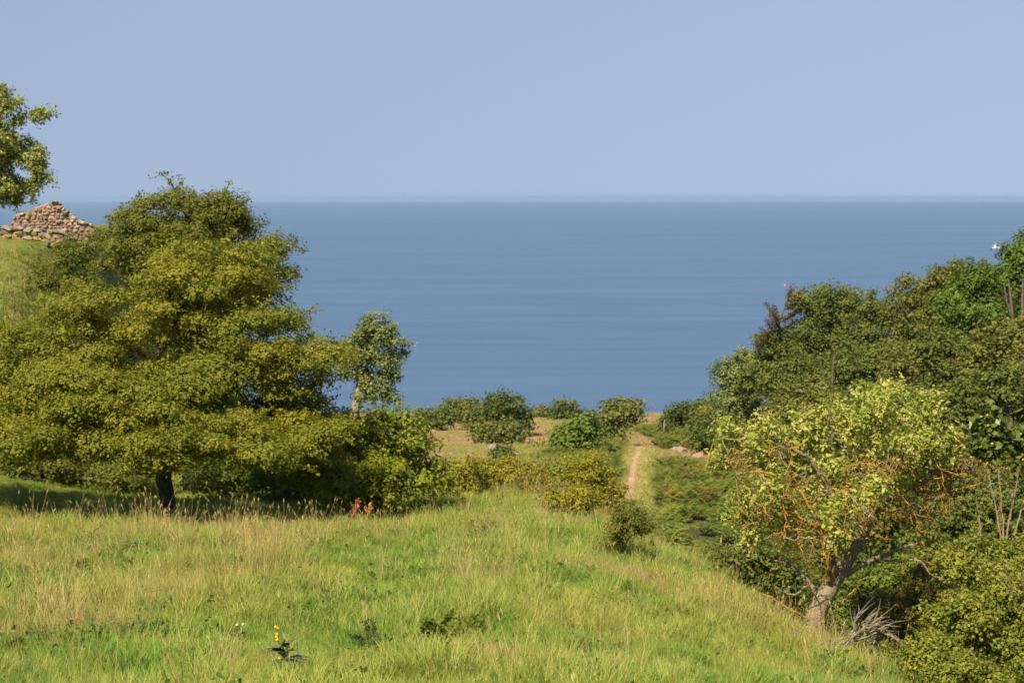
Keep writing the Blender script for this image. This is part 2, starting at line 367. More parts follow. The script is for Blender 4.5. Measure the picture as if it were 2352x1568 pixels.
# ================================================================== the setting
# ground: one sheet of land, falling to the sea on every side
def make_ground():
    xs = np.unique(np.concatenate([np.arange(-170, -60, 4.), np.arange(-60, -30, 1.5), np.arange(-30, 30, .6), np.arange(30, 60, 1.5), np.arange(60, 171, 4.)]))
    ys = np.unique(np.concatenate([np.arange(-60, 10, 3.), np.arange(10, 70, .6), np.arange(70, 240, 1.2), np.arange(240, 400, 5.)]))
    X, Y = np.meshgrid(xs, ys); Z = H(X, Y)
    v = np.stack([X, Y, Z], -1).reshape(-1, 3); nx, ny = len(xs), len(ys)
    i = (np.arange(ny - 1)[:, None] * nx + np.arange(nx - 1)[None]).ravel()
    f = np.stack([i, i + 1, i + nx + 1, i + nx], 1)
    # what grows or lies there: 0 meadow, 1 dry hill turf
    hill = sstep(120, 150, v[:, 1]) * 1.0
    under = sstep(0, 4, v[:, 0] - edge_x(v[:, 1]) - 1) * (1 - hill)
    m, N, L = new_mat('ground')
    g = N.new('ShaderNodeNewGeometry'); pos = g.outputs['Position']
    n1 = noise(N, L, .35, 5, pos); n2 = noise(N, L, 3.5, 5, pos); n3 = noise(N, L, .09, 4, pos)
    meadow = ramp(N, [(.055, .085, .014), (.12, .14, .025), (.20, .18, .055)], [.3, .5, .75]); L.new(n2.outputs[0], meadow.inputs[0])
    dry = ramp(N, [(.15, .135, .045), (.22, .145, .07), (.28, .18, .10)], [.36, .5, .66]); L.new(n3.outputs[0], dry.inputs[0])
    dry2 = ramp(N, [(.12, .13, .035), (.21, .155, .065), (.29, .175, .10)], [.36, .52, .66]); L.new(n1.outputs[0], dry2.inputs[0])
    dryc = mixc(N, L, .5, dry.outputs[0], dry2.outputs[0])
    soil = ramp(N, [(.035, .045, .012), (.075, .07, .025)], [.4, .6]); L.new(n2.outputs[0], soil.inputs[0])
    a1 = N.new('ShaderNodeAttribute'); a1.attribute_name = 'hill'; a2 = N.new('ShaderNodeAttribute'); a2.attribute_name = 'under'
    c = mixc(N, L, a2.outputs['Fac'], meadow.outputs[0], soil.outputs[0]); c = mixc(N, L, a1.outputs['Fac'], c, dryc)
    p = N.new('ShaderNodeBsdfPrincipled'); p.inputs['Roughness'].default_value = .95; p.inputs['Specular IOR Level'].default_value = .1
    L.new(c, p.inputs['Base Color'])
    b = N.new('ShaderNodeBump'); b.inputs['Strength'].default_value = 1; b.inputs['Distance'].default_value = .25; L.new(n2.outputs[0], b.inputs['Height']); L.new(b.outputs[0], p.inputs['Normal'])
    o = N.new('ShaderNodeOutputMaterial'); L.new(p.outputs[0], o.inputs[0])
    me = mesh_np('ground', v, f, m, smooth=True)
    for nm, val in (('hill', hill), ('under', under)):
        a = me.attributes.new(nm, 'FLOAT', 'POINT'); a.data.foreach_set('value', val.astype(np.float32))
    link('ground', me)['kind'] = 'structure'
make_ground()

def make_sea():
    rs = np.concatenate([[0], np.geomspace(60, SEA_R, 40)]); k = 96; a = np.arange(k) * 2 * np.pi / k
    v = [np.zeros((1, 3))]
    for r in rs[1:]: v.append(np.stack([r * np.cos(a), r * np.sin(a), 0 * a], 1))
    v = np.concatenate(v); f = []
    me = bpy.data.meshes.new('sea')
    for j in range(k): f.append((0, 1 + j, 1 + (j + 1) % k))
    for i in range(len(rs) - 2):
        for j in range(k):
            b = 1 + i * k; j2 = (j + 1) % k; f.append((b + j, b + k + j, b + k + j2, b + j2))
    me.from_pydata(v.tolist(), [], f)
    m, N, L = new_mat('sea_water')
    g = N.new('ShaderNodeNewGeometry'); pos = g.outputs['Position']
    mp = N.new('ShaderNodeMapping'); mp.inputs['Rotation'].default_value = (0, 0, R(4)); mp.inputs['Scale'].default_value = (.22, 1, 1); L.new(pos, mp.inputs[0])
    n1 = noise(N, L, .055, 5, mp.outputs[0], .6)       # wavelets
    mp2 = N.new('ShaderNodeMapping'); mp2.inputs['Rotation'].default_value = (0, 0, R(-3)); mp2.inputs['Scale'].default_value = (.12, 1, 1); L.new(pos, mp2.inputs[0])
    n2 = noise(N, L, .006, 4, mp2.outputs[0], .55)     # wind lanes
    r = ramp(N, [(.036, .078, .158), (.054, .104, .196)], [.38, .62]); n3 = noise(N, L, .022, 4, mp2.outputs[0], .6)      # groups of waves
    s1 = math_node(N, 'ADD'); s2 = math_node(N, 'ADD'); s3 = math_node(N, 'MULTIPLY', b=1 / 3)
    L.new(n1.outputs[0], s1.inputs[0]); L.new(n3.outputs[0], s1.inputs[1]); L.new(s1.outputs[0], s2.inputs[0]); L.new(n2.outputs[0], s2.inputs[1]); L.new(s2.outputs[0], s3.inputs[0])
    L.new(s3.outputs[0], r.inputs[0])  # wave reflections are put into the base colour as paler and darker streaks
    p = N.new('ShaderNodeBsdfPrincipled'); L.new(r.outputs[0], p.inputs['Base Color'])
    p.inputs['IOR'].default_value = 1.333
    rr = N.new('ShaderNodeMapRange'); rr.inputs[1].default_value = .3; rr.inputs[2].default_value = .7; rr.inputs[3].default_value = .40; rr.inputs[4].default_value = .52
    L.new(n2.outputs[0], rr.inputs[0]); L.new(rr.outputs[0], p.inputs['Roughness'])
    b = N.new('ShaderNodeBump'); b.inputs['Strength'].default_value = .7; b.inputs['Distance'].default_value = 1.3
    L.new(n1.outputs[0], b.inputs['Height']); L.new(b.outputs[0], p.inputs['Normal'])
    o = N.new('ShaderNodeOutputMaterial'); L.new(p.outputs[0], o.inputs[0])
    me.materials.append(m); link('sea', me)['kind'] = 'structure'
make_sea()

# dirt track down the valley: two worn ruts with a grassy crown
TRACK = [ground_px(1450, 1215, 66), ground_px(1450, 1160, 66), ground_px(1458, 1100, 66), ground_px(1466, 1055, 66), ground_px(1474, 1032, 66)]
def track_x(y):
    t = np.array(sorted(TRACK, key=lambda p: p[1])); return np.interp(y, t[:, 1], t[:, 0])
def make_track():
    ys = np.arange(min(p[1] for p in TRACK) - 4, max(p[1] for p in TRACK) + 2, .5); us = np.linspace(-1, 1, 15)
    cx = track_x(ys); half = np.interp(ys, [70, 110, 140, 175, 215], [.5, .7, .8, .9, 1.2])
    X = cx[:, None] + us[None] * half[:, None] * (1 + .7 * (vnoise(ys[:, None] + 9 * (us[None] > 0), ys[:, None] * 0, 1.6) - .5)) ; Y = np.repeat(ys[:, None], 15, 1)
    Z = H(X, Y) + .05 + .04 * (1 - us[None] ** 2)
    v = np.stack([X, Y, Z], -1).reshape(-1, 3); i = (np.arange(len(ys) - 1)[:, None] * 15 + np.arange(14)[None]).ravel()
    f = np.stack([i, i + 1, i + 16, i + 15], 1)
    m, N, L = new_mat('track_dirt'); g = N.new('ShaderNodeNewGeometry'); pos = g.outputs['Position']
    n = noise(N, L, 1.2, 5, pos); n2 = noise(N, L, .5, 4, pos)
    dirt = ramp(N, [(.23, .125, .075), (.32, .19, .12), (.38, .24, .16)], [.3, .5, .7]); L.new(n.outputs[0], dirt.inputs[0])
    a = N.new('ShaderNodeAttribute'); a.attribute_name = 'v'
    ad = math_node(N, 'ADD'); L.new(a.outputs['Fac'], ad.inputs[0]); L.new(n2.outputs[0], ad.inputs[1])
    gr = ramp(N, [(0, 0, 0), (1, 1, 1)], [.82, 1.12]); L.new(ad.outputs[0], gr.inputs[0])
    c = mixc(N, L, gr.outputs[0], dirt.outputs[0], (.21, .165, .065))
    p = N.new('ShaderNodeBsdfPrincipled'); p.inputs['Roughness'].default_value = .95; L.new(c, p.inputs['Base Color'])
    b = N.new('ShaderNodeBump'); b.inputs['Distance'].default_value = .08; L.new(n.outputs[0], b.inputs['Height']); L.new(b.outputs[0], p.inputs['Normal'])
    o = N.new('ShaderNodeOutputMaterial'); L.new(p.outputs[0], o.inputs[0])
    val = np.tile(.78 - .66 * np.exp(-((us + .3) / .36) ** 2) - .22 * np.exp(-((us - .55) / .16) ** 2) + .3 * (np.abs(us) > .9), len(ys))
    link('track', mesh_np('track', v, f, m, v=val, smooth=True))['kind'] = 'structure'
make_track()

# ------------------------------------------------------------------ scattered ground cover (geometry nodes)
def scatter(name, label, cat, pts, rot, scl, idx, protos):
    me = bpy.data.meshes.new(name); me.vertices.add(len(pts)); me.vertices.foreach_set('co', np.ascontiguousarray(pts, np.float32).ravel())
    a = me.attributes.new('rot', 'FLOAT_VECTOR', 'POINT'); a.data.foreach_set('vector', np.ascontiguousarray(rot, np.float32).ravel())
    a = me.attributes.new('scl', 'FLOAT', 'POINT'); a.data.foreach_set('value', np.ascontiguousarray(scl, np.float32))
    a = me.attributes.new('idx', 'INT', 'POINT'); a.data.foreach_set('value', np.ascontiguousarray(idx, np.int32))
    o = link(name, me); tag(o, label, cat); o['kind'] = 'stuff'
    col = bpy.data.collections.new(name + '_kinds')
    for k, pm in enumerate(protos):
        col.objects.link(bpy.data.objects.new('%s_kind_%02d' % (name, k), pm))
    ng = bpy.data.node_groups.new(name + '_scatter', 'GeometryNodeTree')
    ng.interface.new_socket('Geometry', in_out='INPUT', socket_type='NodeSocketGeometry'); ng.interface.new_socket('Geometry', in_out='OUTPUT', socket_type='NodeSocketGeometry')
    N = ng.nodes; L = ng.links
    gi = N.new('NodeGroupInput'); go = N.new('NodeGroupOutput'); iop = N.new('GeometryNodeInstanceOnPoints'); ci = N.new('GeometryNodeCollectionInfo')
    ci.inputs['Collection'].default_value = col; ci.inputs['Separate Children'].default_value = True; ci.inputs['Reset Children'].default_value = True
    def na(nm, ty):
        n = N.new('GeometryNodeInputNamedAttribute'); n.data_type = ty; n.inputs['Name'].default_value = nm; return n.outputs['Attribute']
    er = N.new('FunctionNodeEulerToRotation')
    L.new(gi.outputs[0], iop.inputs['Points']); L.new(ci.outputs[0], iop.inputs['Instance']); iop.inputs['Pick Instance'].default_value = True
    L.new(na('idx', 'INT'), iop.inputs['Instance Index']); L.new(na('rot', 'FLOAT_VECTOR'), er.inputs[0]); L.new(er.outputs[0], iop.inputs['Rotation'])
    L.new(na('scl', 'FLOAT'), iop.inputs['Scale']); L.new(iop.outputs[0], go.inputs[0])
    md = o.modifiers.new('scatter', 'NODES'); md.node_group = ng
    return o

def blade_mat(name, cols, dryc, trans=.35, dry_amt=.5, scale=.5):
    """Grass: colour varies from tuft to tuft and in broad patches over the ground."""
    m, N, L = new_mat(name)
    oi = N.new('ShaderNodeObjectInfo'); g = N.new('ShaderNodeNewGeometry'); a = N.new('ShaderNodeAttribute'); a.attribute_name = 'v'
    ad = math_node(N, 'ADD'); L.new(oi.outputs['Random'], ad.inputs[0]); L.new(a.outputs['Fac'], ad.inputs[1])
    hf = math_node(N, 'MULTIPLY', b=.5); L.new(ad.outputs[0], hf.inputs[0])
    r = ramp(N, cols); L.new(hf.outputs[0], r.inputs[0])
    n = noise(N, L, scale, 4, g.outputs['Position']); rr = ramp(N, [(0, 0, 0), (1, 1, 1)], [.45, .68]); L.new(n.outputs[0], rr.inputs[0])
    ml = math_node(N, 'MULTIPLY', b=dry_amt); L.new(rr.outputs[0], ml.inputs[0])
    c = mixc(N, L, ml.outputs[0], r.outputs[0], dryc)
    p = N.new('ShaderNodeBsdfPrincipled'); p.inputs['Roughness'].default_value = .55; p.inputs['Specular IOR Level'].default_value = .25; L.new(c, p.inputs['Base Color'])
    t = N.new('ShaderNodeBsdfTranslucent'); L.new(c, t.inputs[0])
    mx = N.new('ShaderNodeMixShader'); mx.inputs[0].default_value = trans; L.new(p.outputs[0], mx.inputs[1]); L.new(t.outputs[0], mx.inputs[2])
    o = N.new('ShaderNodeOutputMaterial'); L.new(mx.outputs[0], o.inputs[0])
    return m
GM = {
    'green': blade_mat('grass_green', [(.140, .215, .032), (.228, .290, .046), (.300, .330, .064), (.375, .370, .095)], (.40, .35, .12), dry_amt=.3),
    'fresh': blade_mat('grass_fresh', [(.085, .200, .026), (.140, .265, .034), (.195, .300, .042)], (.28, .32, .07), dry_amt=.3),
    'straw': blade_mat('grass_straw', [(.28, .22, .075), (.40, .31, .12), (.50, .40, .17), (.56, .46, .23)], (.42, .33, .14)),
    'pink': blade_mat('grass_withered', [(.28, .17, .09), (.36, .24, .13), (.44, .30, .17)], (.40, .28, .14)),
    'weed': blade_mat('weed_leaf', [(.042, .100, .016), (.075, .145, .022), (.12, .18, .028)], (.2, .22, .04), dry_amt=.3),
    'fern': blade_mat('fern_frond', [(.060, .098, .012), (.105, .150, .018), (.150, .185, .022), (.210, .220, .030)], (.24, .20, .03), dry_amt=.45, scale=.25),
    'rust': blade_mat('fern_frond_rust', [(.32, .10, .02), (.42, .15, .03), (.40, .22, .05)], (.3, .16, .05)),
}
def tuft(name, mat, n, h, spread, wid, seed, bend=.5, heads=0, head_mat=None, seg=3):
    q = np.random.default_rng(seed); V = []; F = []; val = []; mi = []; c = 0
    for i in range(n):
        a = q.uniform(0, 2 * np.pi); rr = spread * math.sqrt(q.random()); base = np.array([rr * math.cos(a), rr * math.sin(a), -.03])
        hh = h * q.uniform(.55, 1.15); b = bend * q.uniform(.2, 1.1) * hh; az = a + q.normal(0, .8) if q.random() < .7 else q.uniform(0, 6.28)
        dirh = np.array([math.cos(az), math.sin(az), 0]); fa = q.uniform(0, 6.28); side = np.array([math.cos(fa), math.sin(fa), 0]); vv = q.random()
        for s in range(seg + 1):
            u = s / seg; p = base + dirh * b * u ** 2 + np.array([0, 0, hh * (u - .18 * (b / hh) * u ** 2)]); wv = wid * (1 - u) ** .7 * (.6 if heads else 1)
            V += [p - side * (wv + .0006), p + side * (wv + .0006)]; val += [vv, vv]
        for s in range(seg): F.append((c + 2 * s, c + 2 * s + 1, c + 2 * s + 3, c + 2 * s + 2)); mi.append(0)
        c += 2 * (seg + 1)
        if i < heads:
            up = unit(V[-1] - V[-3] + np.array([0, 0, .02])); hl = h * q.uniform(.08, .14); hw = hl * .11
            for sd in (side, np.cross(up, side)):
                V += [p - up * .01, p + up * hl * .4 + sd * hw, p + up * hl, p + up * hl * .4 - sd * hw]; val += [vv] * 4
                F.append((c, c + 1, c + 2, c + 3)); mi.append(1 if head_mat else 0); c += 4
    return mesh_np(name, np.array(V), np.array(F), [mat] + ([head_mat] if head_mat else []), v=np.array(val), mi=np.array(mi))
def weed_mesh(name, mat, n, h, spread, leaf, seed):
    q = np.random.default_rng(seed); lv = Leaves(seed)
    p = np.stack([q.normal(0, spread, n), q.normal(0, spread, n), np.abs(q.normal(h * .5, h * .35, n))], 1)
    lv.add(p, q.normal(0, .5, (n, 3)) + np.array([0, 0, .9]), leaf, q.random(n)); return lv.mesh(name, mat, np.zeros(3), wide=.42)
def fern_mesh(name, mat, seed, n=9, Lf=.75):
    q = np.random.default_rng(seed); V = []; F = []; val = []; c = 0
    for i in range(n):
        az = i * 2 * np.pi / n + q.normal(0, .3); d = np.array([math.cos(az), math.sin(az), 0]); sd = np.array([-d[1], d[0], 0]); ll = Lf * q.uniform(.7, 1.15); vv = q.random(); rise = q.uniform(.45, .8)
        m = 9
        for j in range(1, m):
            u = j / m; p = d * ll * u * .85 + np.array([0, 0, ll * (rise * math.sin(min(1.0, u * 1.05) * 2.0) * .9)]); wl = ll * .30 * (1 - u) ** .75 * (1 if j > 1 else .6)
            for s in (-1, 1):
                tip = p + sd * s * wl + d * wl * .25 + np.array([0, 0, -wl * .25]); hw = d * ll * .045
                V += [p - hw, p + hw, tip + hw * .3, tip - hw * .3]; val += [vv] * 4; F.append((c, c + 1, c + 2, c + 3)); c += 4
    return mesh_np(name, np.array(V), np.array(F), mat, v=np.array(val))

def frustum_pts(n, y0, y1, pad, seed):
    """Points spread over the ground that the view takes in, with a margin to either side; closer together nearby."""
    q = np.random.default_rng(seed); y = y0 + (y1 - y0) * q.random(n * 3) ; x = q.uniform(-1, 1, n * 3) * (.262 * y1 + pad)
    ok = np.abs(x) < .262 * y + pad; return x[ok][:n], y[ok][:n]

def make_meadow():
    x, y = frustum_pts(62000, 17, 66, 2.5, 21)
    on = x < edge_x(y) + .75 + .8 * (vnoise(x, y, 1.1, 5) - .5); x, y = x[on], y[on]
    q = np.random.default_rng(22); n = len(x)
    dryp = vnoise(x, y, 2.6, 3) * .6 + vnoise(x, y, .9, 4) * .4; wet = vnoise(x, y, 3.4, 8)
    # straw is thicker in bands along the slope and near the brow
    dryp = dryp + .06 * (y > 48) + .05 * (np.abs(y - 36) < 4) * (x < 0)
    u = q.random(n); idx = np.zeros(n, int)
    idx[:] = np.where(u < .55, q.integers(0, 3, n), q.integers(3, 5, n))
    idx = np.where((wet > .62) & (u < .7), q.integers(5, 7, n), idx)
    st = (q.random(n) < np.clip((dryp - .58) * 1.2, .02, .24)); idx = np.where(st, q.integers(7, 10, n), idx)
    wd = (q.random(n) < np.clip((vnoise(x, y, 1.1, 11) - .58) * 1.1, .03, .4)); idx = np.where(wd & ~st, q.integers(11, 13, n), idx)
    for (px, py, rr) in ((290, 1215, 1.1), (850, 1235, 1.2), (60, 1460, 1.3), (560, 1300, 1.3), (200, 1480, 1.0), (1080, 1330, .9), (1250, 1150, 1.3), (1650, 1420, 1.0), (1900, 1520, .9), ):
        gx, gy = ground_px(px, py); near = np.hypot(x - gx, (y - gy) * .7) < rr * q.uniform(.2, 1.2, n); idx = np.where(near & (q.random(n) < .30), q.integers(7, 10, n), idx)
    # withered patches
    for (px, py, rr) in ((1110, 1520, .9), (1420, 1330, .9), (1330, 1140, 1.1), (1180, 1110, .8)):
        gx, gy = ground_px(px, py); near = np.hypot(x - gx, y - gy) < rr * q.uniform(.3, 1.2, n); idx = np.where(near & (q.random(n) < .55), 10, idx)
    # lusher, shorter turf in the shade of the big hawthorn
    shade = (x < -2.2) & (y > 40.2 + vnoise(x, y, 1.5, 17)); thin = (x < -1.5) & (y > 36.8 + 3 * vnoise(x, y, 2.5, 18)); idx = np.where((shade & (q.random(n) < .97)) | (thin & (q.random(n) < .72)), q.integers(0, 7, n), idx)
    rot = np.stack([q.normal(0, .10, n), q.normal(0, .10, n), q.uniform(0, 6.28, n)], 1); scl = q.uniform(.7, 1.3, n) * (0.55 + .55 * vnoise(x, y, 2.0, 14) + .55 * sstep(.55, .8, vnoise(x, y, .55, 15))) * np.where(idx > 10, 1.1, 1.0) * np.where(shade, .55, 1.0)
    P = [tuft('t%d' % i, GM['green'], 62, .15 + .03 * i, .14, .0036, 40 + i, .9) for i in range(3)]
    P += [tuft('tm%d' % i, GM['green'], 44, .24 + .05 * i, .13, .0038, 50 + i, .75) for i in range(2)]
    P += [tuft('tf%d' % i, GM['fresh'], 60, .17 + .05 * i, .14, .0038, 60 + i, .9) for i in range(2)]
    P += [tuft('ts%d' % i, GM['straw'], 18, .38 + .08 * i, .14, .0028, 70 + i, .42, heads=7) for i in range(3)]
    P += [tuft('tp', GM['pink'], 46, .24, .17, .0045, 80, 1.2)]
    P += [weed_mesh('w%d' % i, GM['weed'], 26, .12 + .05 * i, .11, .05, 90 + i) for i in range(2)]
    scatter('meadow_grass', 'rough yellow-green meadow grass with straw-coloured stalks covering the slope', 'grass', np.stack([x, y, H(x, y)], 1), rot, scl, idx, P)
    # turf of the knoll on the left
    x, y = frustum_pts(9000, 58, 92, 3, 23); on = (x < -11.5) & (y < 78); x, y = x[on], y[on]; n = len(x)
    idx = np.where(q.random(n) < .35, q.integers(7, 10, n), q.integers(0, 7, n))
    scatter('knoll_grass', 'tall rough grass on the knoll below the stone ruin', 'grass', np.stack([x, y, H(x, y)], 1), np.stack([q.normal(0, .1, n), q.normal(0, .1, n), q.uniform(0, 6.28, n)], 1), q.uniform(1.0, 1.8, n), idx, P)
    # the dry hill above the sea
    x, y = frustum_pts(26000, 112, 231, 4, 24); tx = track_x(y); on = (x > -26) & (x < tx + 14) & ((x - tx < -.75) | (x - tx > -.02)); x, y = x[on], y[on]; n = len(x)
    g = vnoise(x, y, 9, 31) * .6 + vnoise(x, y, 3, 32) * .4
    keep = q.random(n) < np.clip(1.15 - .9 * (g < .5) * (y > 150), .35, 1); x, y, g = x[keep], y[keep], g[keep]; n = len(x)
    P2 = [tuft('h%d' % i, GM['green'], 26, .22, .2, .012, 140 + i, 1.0) for i in range(2)] + [tuft('hs%d' % i, GM['straw'], 18, .28, .22, .010, 150 + i, .9) for i in range(2)] + [tuft('hp', GM['pink'], 26, .2, .24, .012, 160, 1.2)]
    u = q.random(n); idx = np.where(g > .62, q.integers(0, 2, n), np.where(u < .45, 4, q.integers(2, 4, n)))
    scatter('hill_grass', 'thin dry turf on the brown hill above the sea', 'grass', np.stack([x, y, H(x, y)], 1), np.stack([0 * x, 0 * x, q.uniform(0, 6.28, n)], 1), q.uniform(.7, 1.3, n), idx, P2)
make_meadow()
def make_verge():
    q = np.random.default_rng(35); n = 2600; y = q.uniform(84, 152, n); side = np.where(q.random(n) < .5, -1, 1)
    x = track_x(y) + np.where(side < 0, -q.uniform(.5, 1.25, n), q.uniform(.08, 1.2, n))
    P = [tuft('vg%d' % i, GM['green'], 24, .22, .18, .011, 170 + i, 1.0) for i in range(2)] + [tuft('vs%d' % i, GM['straw'], 16, .30, .18, .009, 175 + i, .9) for i in range(2)]
    scatter('verge_grass', 'tufts of dry grass along the middle and verges of the dirt track', 'grass', np.stack([x, y, H(x, y) + .02], 1), np.stack([q.normal(0, .1, n), q.normal(0, .1, n), q.uniform(0, 6.28, n)], 1), q.uniform(.6, 1.4, n), q.choice(4, n, p=[.4, .3, .15, .15]), P)
make_verge()

def make_bracken():
    q = np.random.default_rng(31)
    x, y = frustum_pts(34000, 66, 192, 6, 32); tx = track_x(y)
    bare = vnoise(x, y, 7, 41) * .6 + vnoise(x, y, 2.5, 42) * .4
    right = (x > tx + 1.15 + .5 * vnoise(x, y, 2, 43)) & (x < tx + 24) & (y < 186) & ((y < 150) | (x > tx + 1.6)) & (bare < .64)
    left = (x < tx - 1.15) & (x > tx - 13 + (y - 66) * .05) & (y < np.interp(x, [-6, 2, 8], [112, 138, 160])) & (bare < .68)
    ox, oy = ground_px(1578, 1048, 66); open_ = np.hypot(x - ox, (y - oy) * .22) < 1.9 + 1.2 * vnoise(x, y, 2, 47)
    on = (right & ~open_) | left; x, y = x[on], y[on]; n = len(x)
    rust = q.random(n) < .022 * (0.3 + 1.6 * (vnoise(x, y, 6, 44) > .5)); idx = np.where(rust, 3, q.integers(0, 3, n))
    P = [fern_mesh('f%d' % i, GM['fern'], 200 + i) for i in range(3)] + [fern_mesh('fr', GM['rust'], 210, 4, .6)]
    z = H(x, y) + np.where(rust, .22, 0) + .5 * vnoise(x, y, 2.2, 45) - .1
    scatter('bracken_slope', 'dense green bracken with rusty fronds on both sides of the dirt track', 'bracken', np.stack([x, y, z], 1),
            np.stack([q.normal(0, .15, n), q.normal(0, .15, n), q.uniform(0, 6.28, n)], 1), q.uniform(.75, 1.35, n), idx, P)
    # low scrub and ferns on the floor and sides of the gully
    x, y = frustum_pts(9000, 24, 84, 5, 33); e = edge_x(y); on = (x > e + 1.6) & (x < 40); x, y = x[on], y[on]; n = len(x)
    scatter('gully_undergrowth', 'dark ferns and brambles filling the shady gully below the meadow edge', 'undergrowth', np.stack([x, y, H(x, y)], 1),
            np.stack([q.normal(0, .15, n), q.normal(0, .15, n), q.uniform(0, 6.28, n)], 1), q.uniform(.8, 1.5, n), q.integers(0, 3, n), P[:3])
make_bracken()

# ================================================================== trees and shrubs
def E_(lst, Y): return [ell(a, b, c, d, Y, *(e or [])) for a, b, c, d, *e in lst]

# the big hawthorn in front and its taller neighbour behind
HY = 45.0
hx, hy = ground_px(382, 1190); HY = hy
fe = E_([(160, 835, 225, 122), (700, 1012, 110, 58, -2.4), (400, 700, 230, 150), (585, 825, 200, 125, -.6), (300, 940, 290, 115, -1.4), (650, 950, 165, 90, -.3), (50, 965, 170, 75, -1.4), (470, 1010, 210, 62, -2.8), (-90, 890, 150, 115), (200, 725, 110, 50), (520, 640, 110, 90), (40, 1010, 150, 45, -3.2), (230, 1025, 120, 42, -3.0), (400, 1042, 110, 34, -3.2), (560, 1035, 120, 38, -3.2)], HY)
tree('hawthorn_tree', 'broad spreading hawthorn with yellowing olive leaves over its shaded trunk', 'tree', (hx, hy), fe, 'hawthorn', 'grey', 350000, .066, 11,
     spacing=.66, pad_r=.54, r_base=.2, flat=.42, spray=5, sprigs=.7, inner=.35, low=-.75, hollow=.24, group='hawthorns on the left',
     trunk=[(hx, hy, hz(hx, hy) - .2), (hx + .03, hy, hz(hx, hy) + .45), (hx - .06, hy + .05, hz(hx, hy) + .9), (hx - .02, hy + .1, hz(hx, hy) + 1.6), (hx + .1, hy + .1, hz(hx, hy) + 2.6)], first=3)
rx_, ry_ = float(at(440, 900, HY + 7)[0]), HY + 7
re_ = E_([(430, 552, 190, 108), (558, 606, 110, 76), (320, 585, 100, 80), (470, 690, 165, 95), (500, 500, 100, 44)], HY + 7)
tree('hawthorn_tree', 'darker domed hawthorn rising behind the broad one, its top against the horizon', 'tree', (rx_, ry_), re_, 'hawthorn_dark', 'dark', 120000, .070, 12,
     spacing=.64, pad_r=.52, r_base=.22, flat=.45, hollow=.1, sprigs=.7, inner=.35, low=-.7, group='hawthorns on the left', extra_targets=[at(372, 402, HY + 7), at(392, 418, HY + 7), at(555, 478, HY + 6.5)])

# shrub beside the ruin
bx, by = float(at(170, 640, 66)[0]), 66.0
tree('hawthorn_shrub', 'small hawthorn shrub on the knoll just below the stone ruin', 'shrub', (bx, by), E_([(168, 590, 52, 48), (110, 640, 40, 40), (190, 650, 45, 50)], by), 'hawthorn_dark', 'grey', 11000, .075, 13, spacing=.5, r_base=.07, min_z=.05)

# thicket to the right of the hawthorns
def shrub(name, label, cat, ells, Y, leaf, bark, n, size, seed, **k):
    px = np.mean([e[0] for e in ells]); base = (float(at(px, 1000, Y)[0]), Y)
    return tree(name, label, cat, base, E_(ells, Y), leaf, bark, n, size, seed, **{**dict(spacing=.55, r_base=.06, low=-.9, inner=.4, flat=.7, sprigs=1.2), **k})
shrub('wild_rose_thicket', 'dense yellow-green thicket right of the broad hawthorn', 'thicket', [(885, 1025, 115, 85), (985, 1085, 62, 55), (840, 1090, 120, 65), (830, 1010, 80, 60), (760, 1100, 90, 46, -1.8), (860, 1100, 90, 44, -1.4)], 45.2, 'thicket', 'grey', 60000, .08, 14, min_z=.02)
shrub('bramble_thicket', 'low dark bramble thicket in the shade beneath the hawthorns', 'thicket', [(690, 1090, 150, 55), (560, 1085, 110, 45), (790, 1110, 90, 45)], 49.5, 'bramble', 'grey', 26000, .085, 15, min_z=.02)
shrub('bramble_thicket', 'shaded bramble thicket behind the trunk at the left edge', 'thicket', [(90, 1062, 190, 60), (300, 1078, 140, 50), (-70, 1050, 120, 60)], 50, 'hawthorn_dark', 'grey', 24000, .085, 16, min_z=.02)  # darker hawthorn leaf colour stands in for shade under the crown
wx, wy = float(at(818, 940, 62)[0]), 62.0; wz = hz(wx, wy)
tree('willow_tree', 'slender grey-green tree with pale forked trunk standing against the sea', 'tree', (wx, wy), E_([(848, 768, 44, 32), (898, 778, 36, 30), (800, 812, 42, 30), (868, 822, 52, 32), (890, 866, 30, 30), (838, 872, 26, 22), (775, 802, 20, 14), (905, 815, 26, 18), (850, 800, 30, 20), (800, 850, 36, 24), (882, 902, 30, 20), (850, 905, 24, 18)], 62), 'willow', 'pale', 26000, .085, 17,
     spacing=.44, pad_r=.30, r_base=.15, sprigs=.7, lean=(.1, 0, .1), flat=.8, inner=.2,
     trunk=[(wx, wy, wz - .2), at(812, 1000, 62), at(816, 940, 62), at(826, 890, 62), at(842, 850, 62)], first=3)

# shrubs on the brow of the meadow
for i, (lab, el, Y, lf, n) in enumerate([
    ('rounded yellow-green rose bush in the middle of the meadow brow', [(1155, 1100, 52, 42), (1150, 1120, 45, 25)], 50.5, 'rose', 11000),
    ('thin ragged bush between the thicket and the rounded rose bush', [(1055, 1100, 48, 48)], 49.5, 'rose', 4500),
    ('low bush right of the rounded rose bush, nearer the track', [(1285, 1100, 52, 36)], 53, 'privet', 6500),
    ('loose airy bush at the brow beside the foot of the track', [(1355, 1120, 60, 55), (1390, 1150, 40, 40)], 49, 'rose', 9000),
    ('low straggling bush in front of the loose airy bush', [(1322, 1158, 44, 26), (1290, 1150, 30, 18)], 46.5, 'rose', 4500),
    ('small bush between the rounded rose bush and the low bush', [(1226, 1108, 34, 24)], 51.5, 'rose', 3500)]):
    shrub('rose_bush', lab, 'bush', el, Y, lf, 'grey', n, .065, 60 + i, min_z=.02, group='bushes on the meadow brow', spacing=.42, sprigs=2.6)
sx_, sy_ = ground_px(1422, 1290)
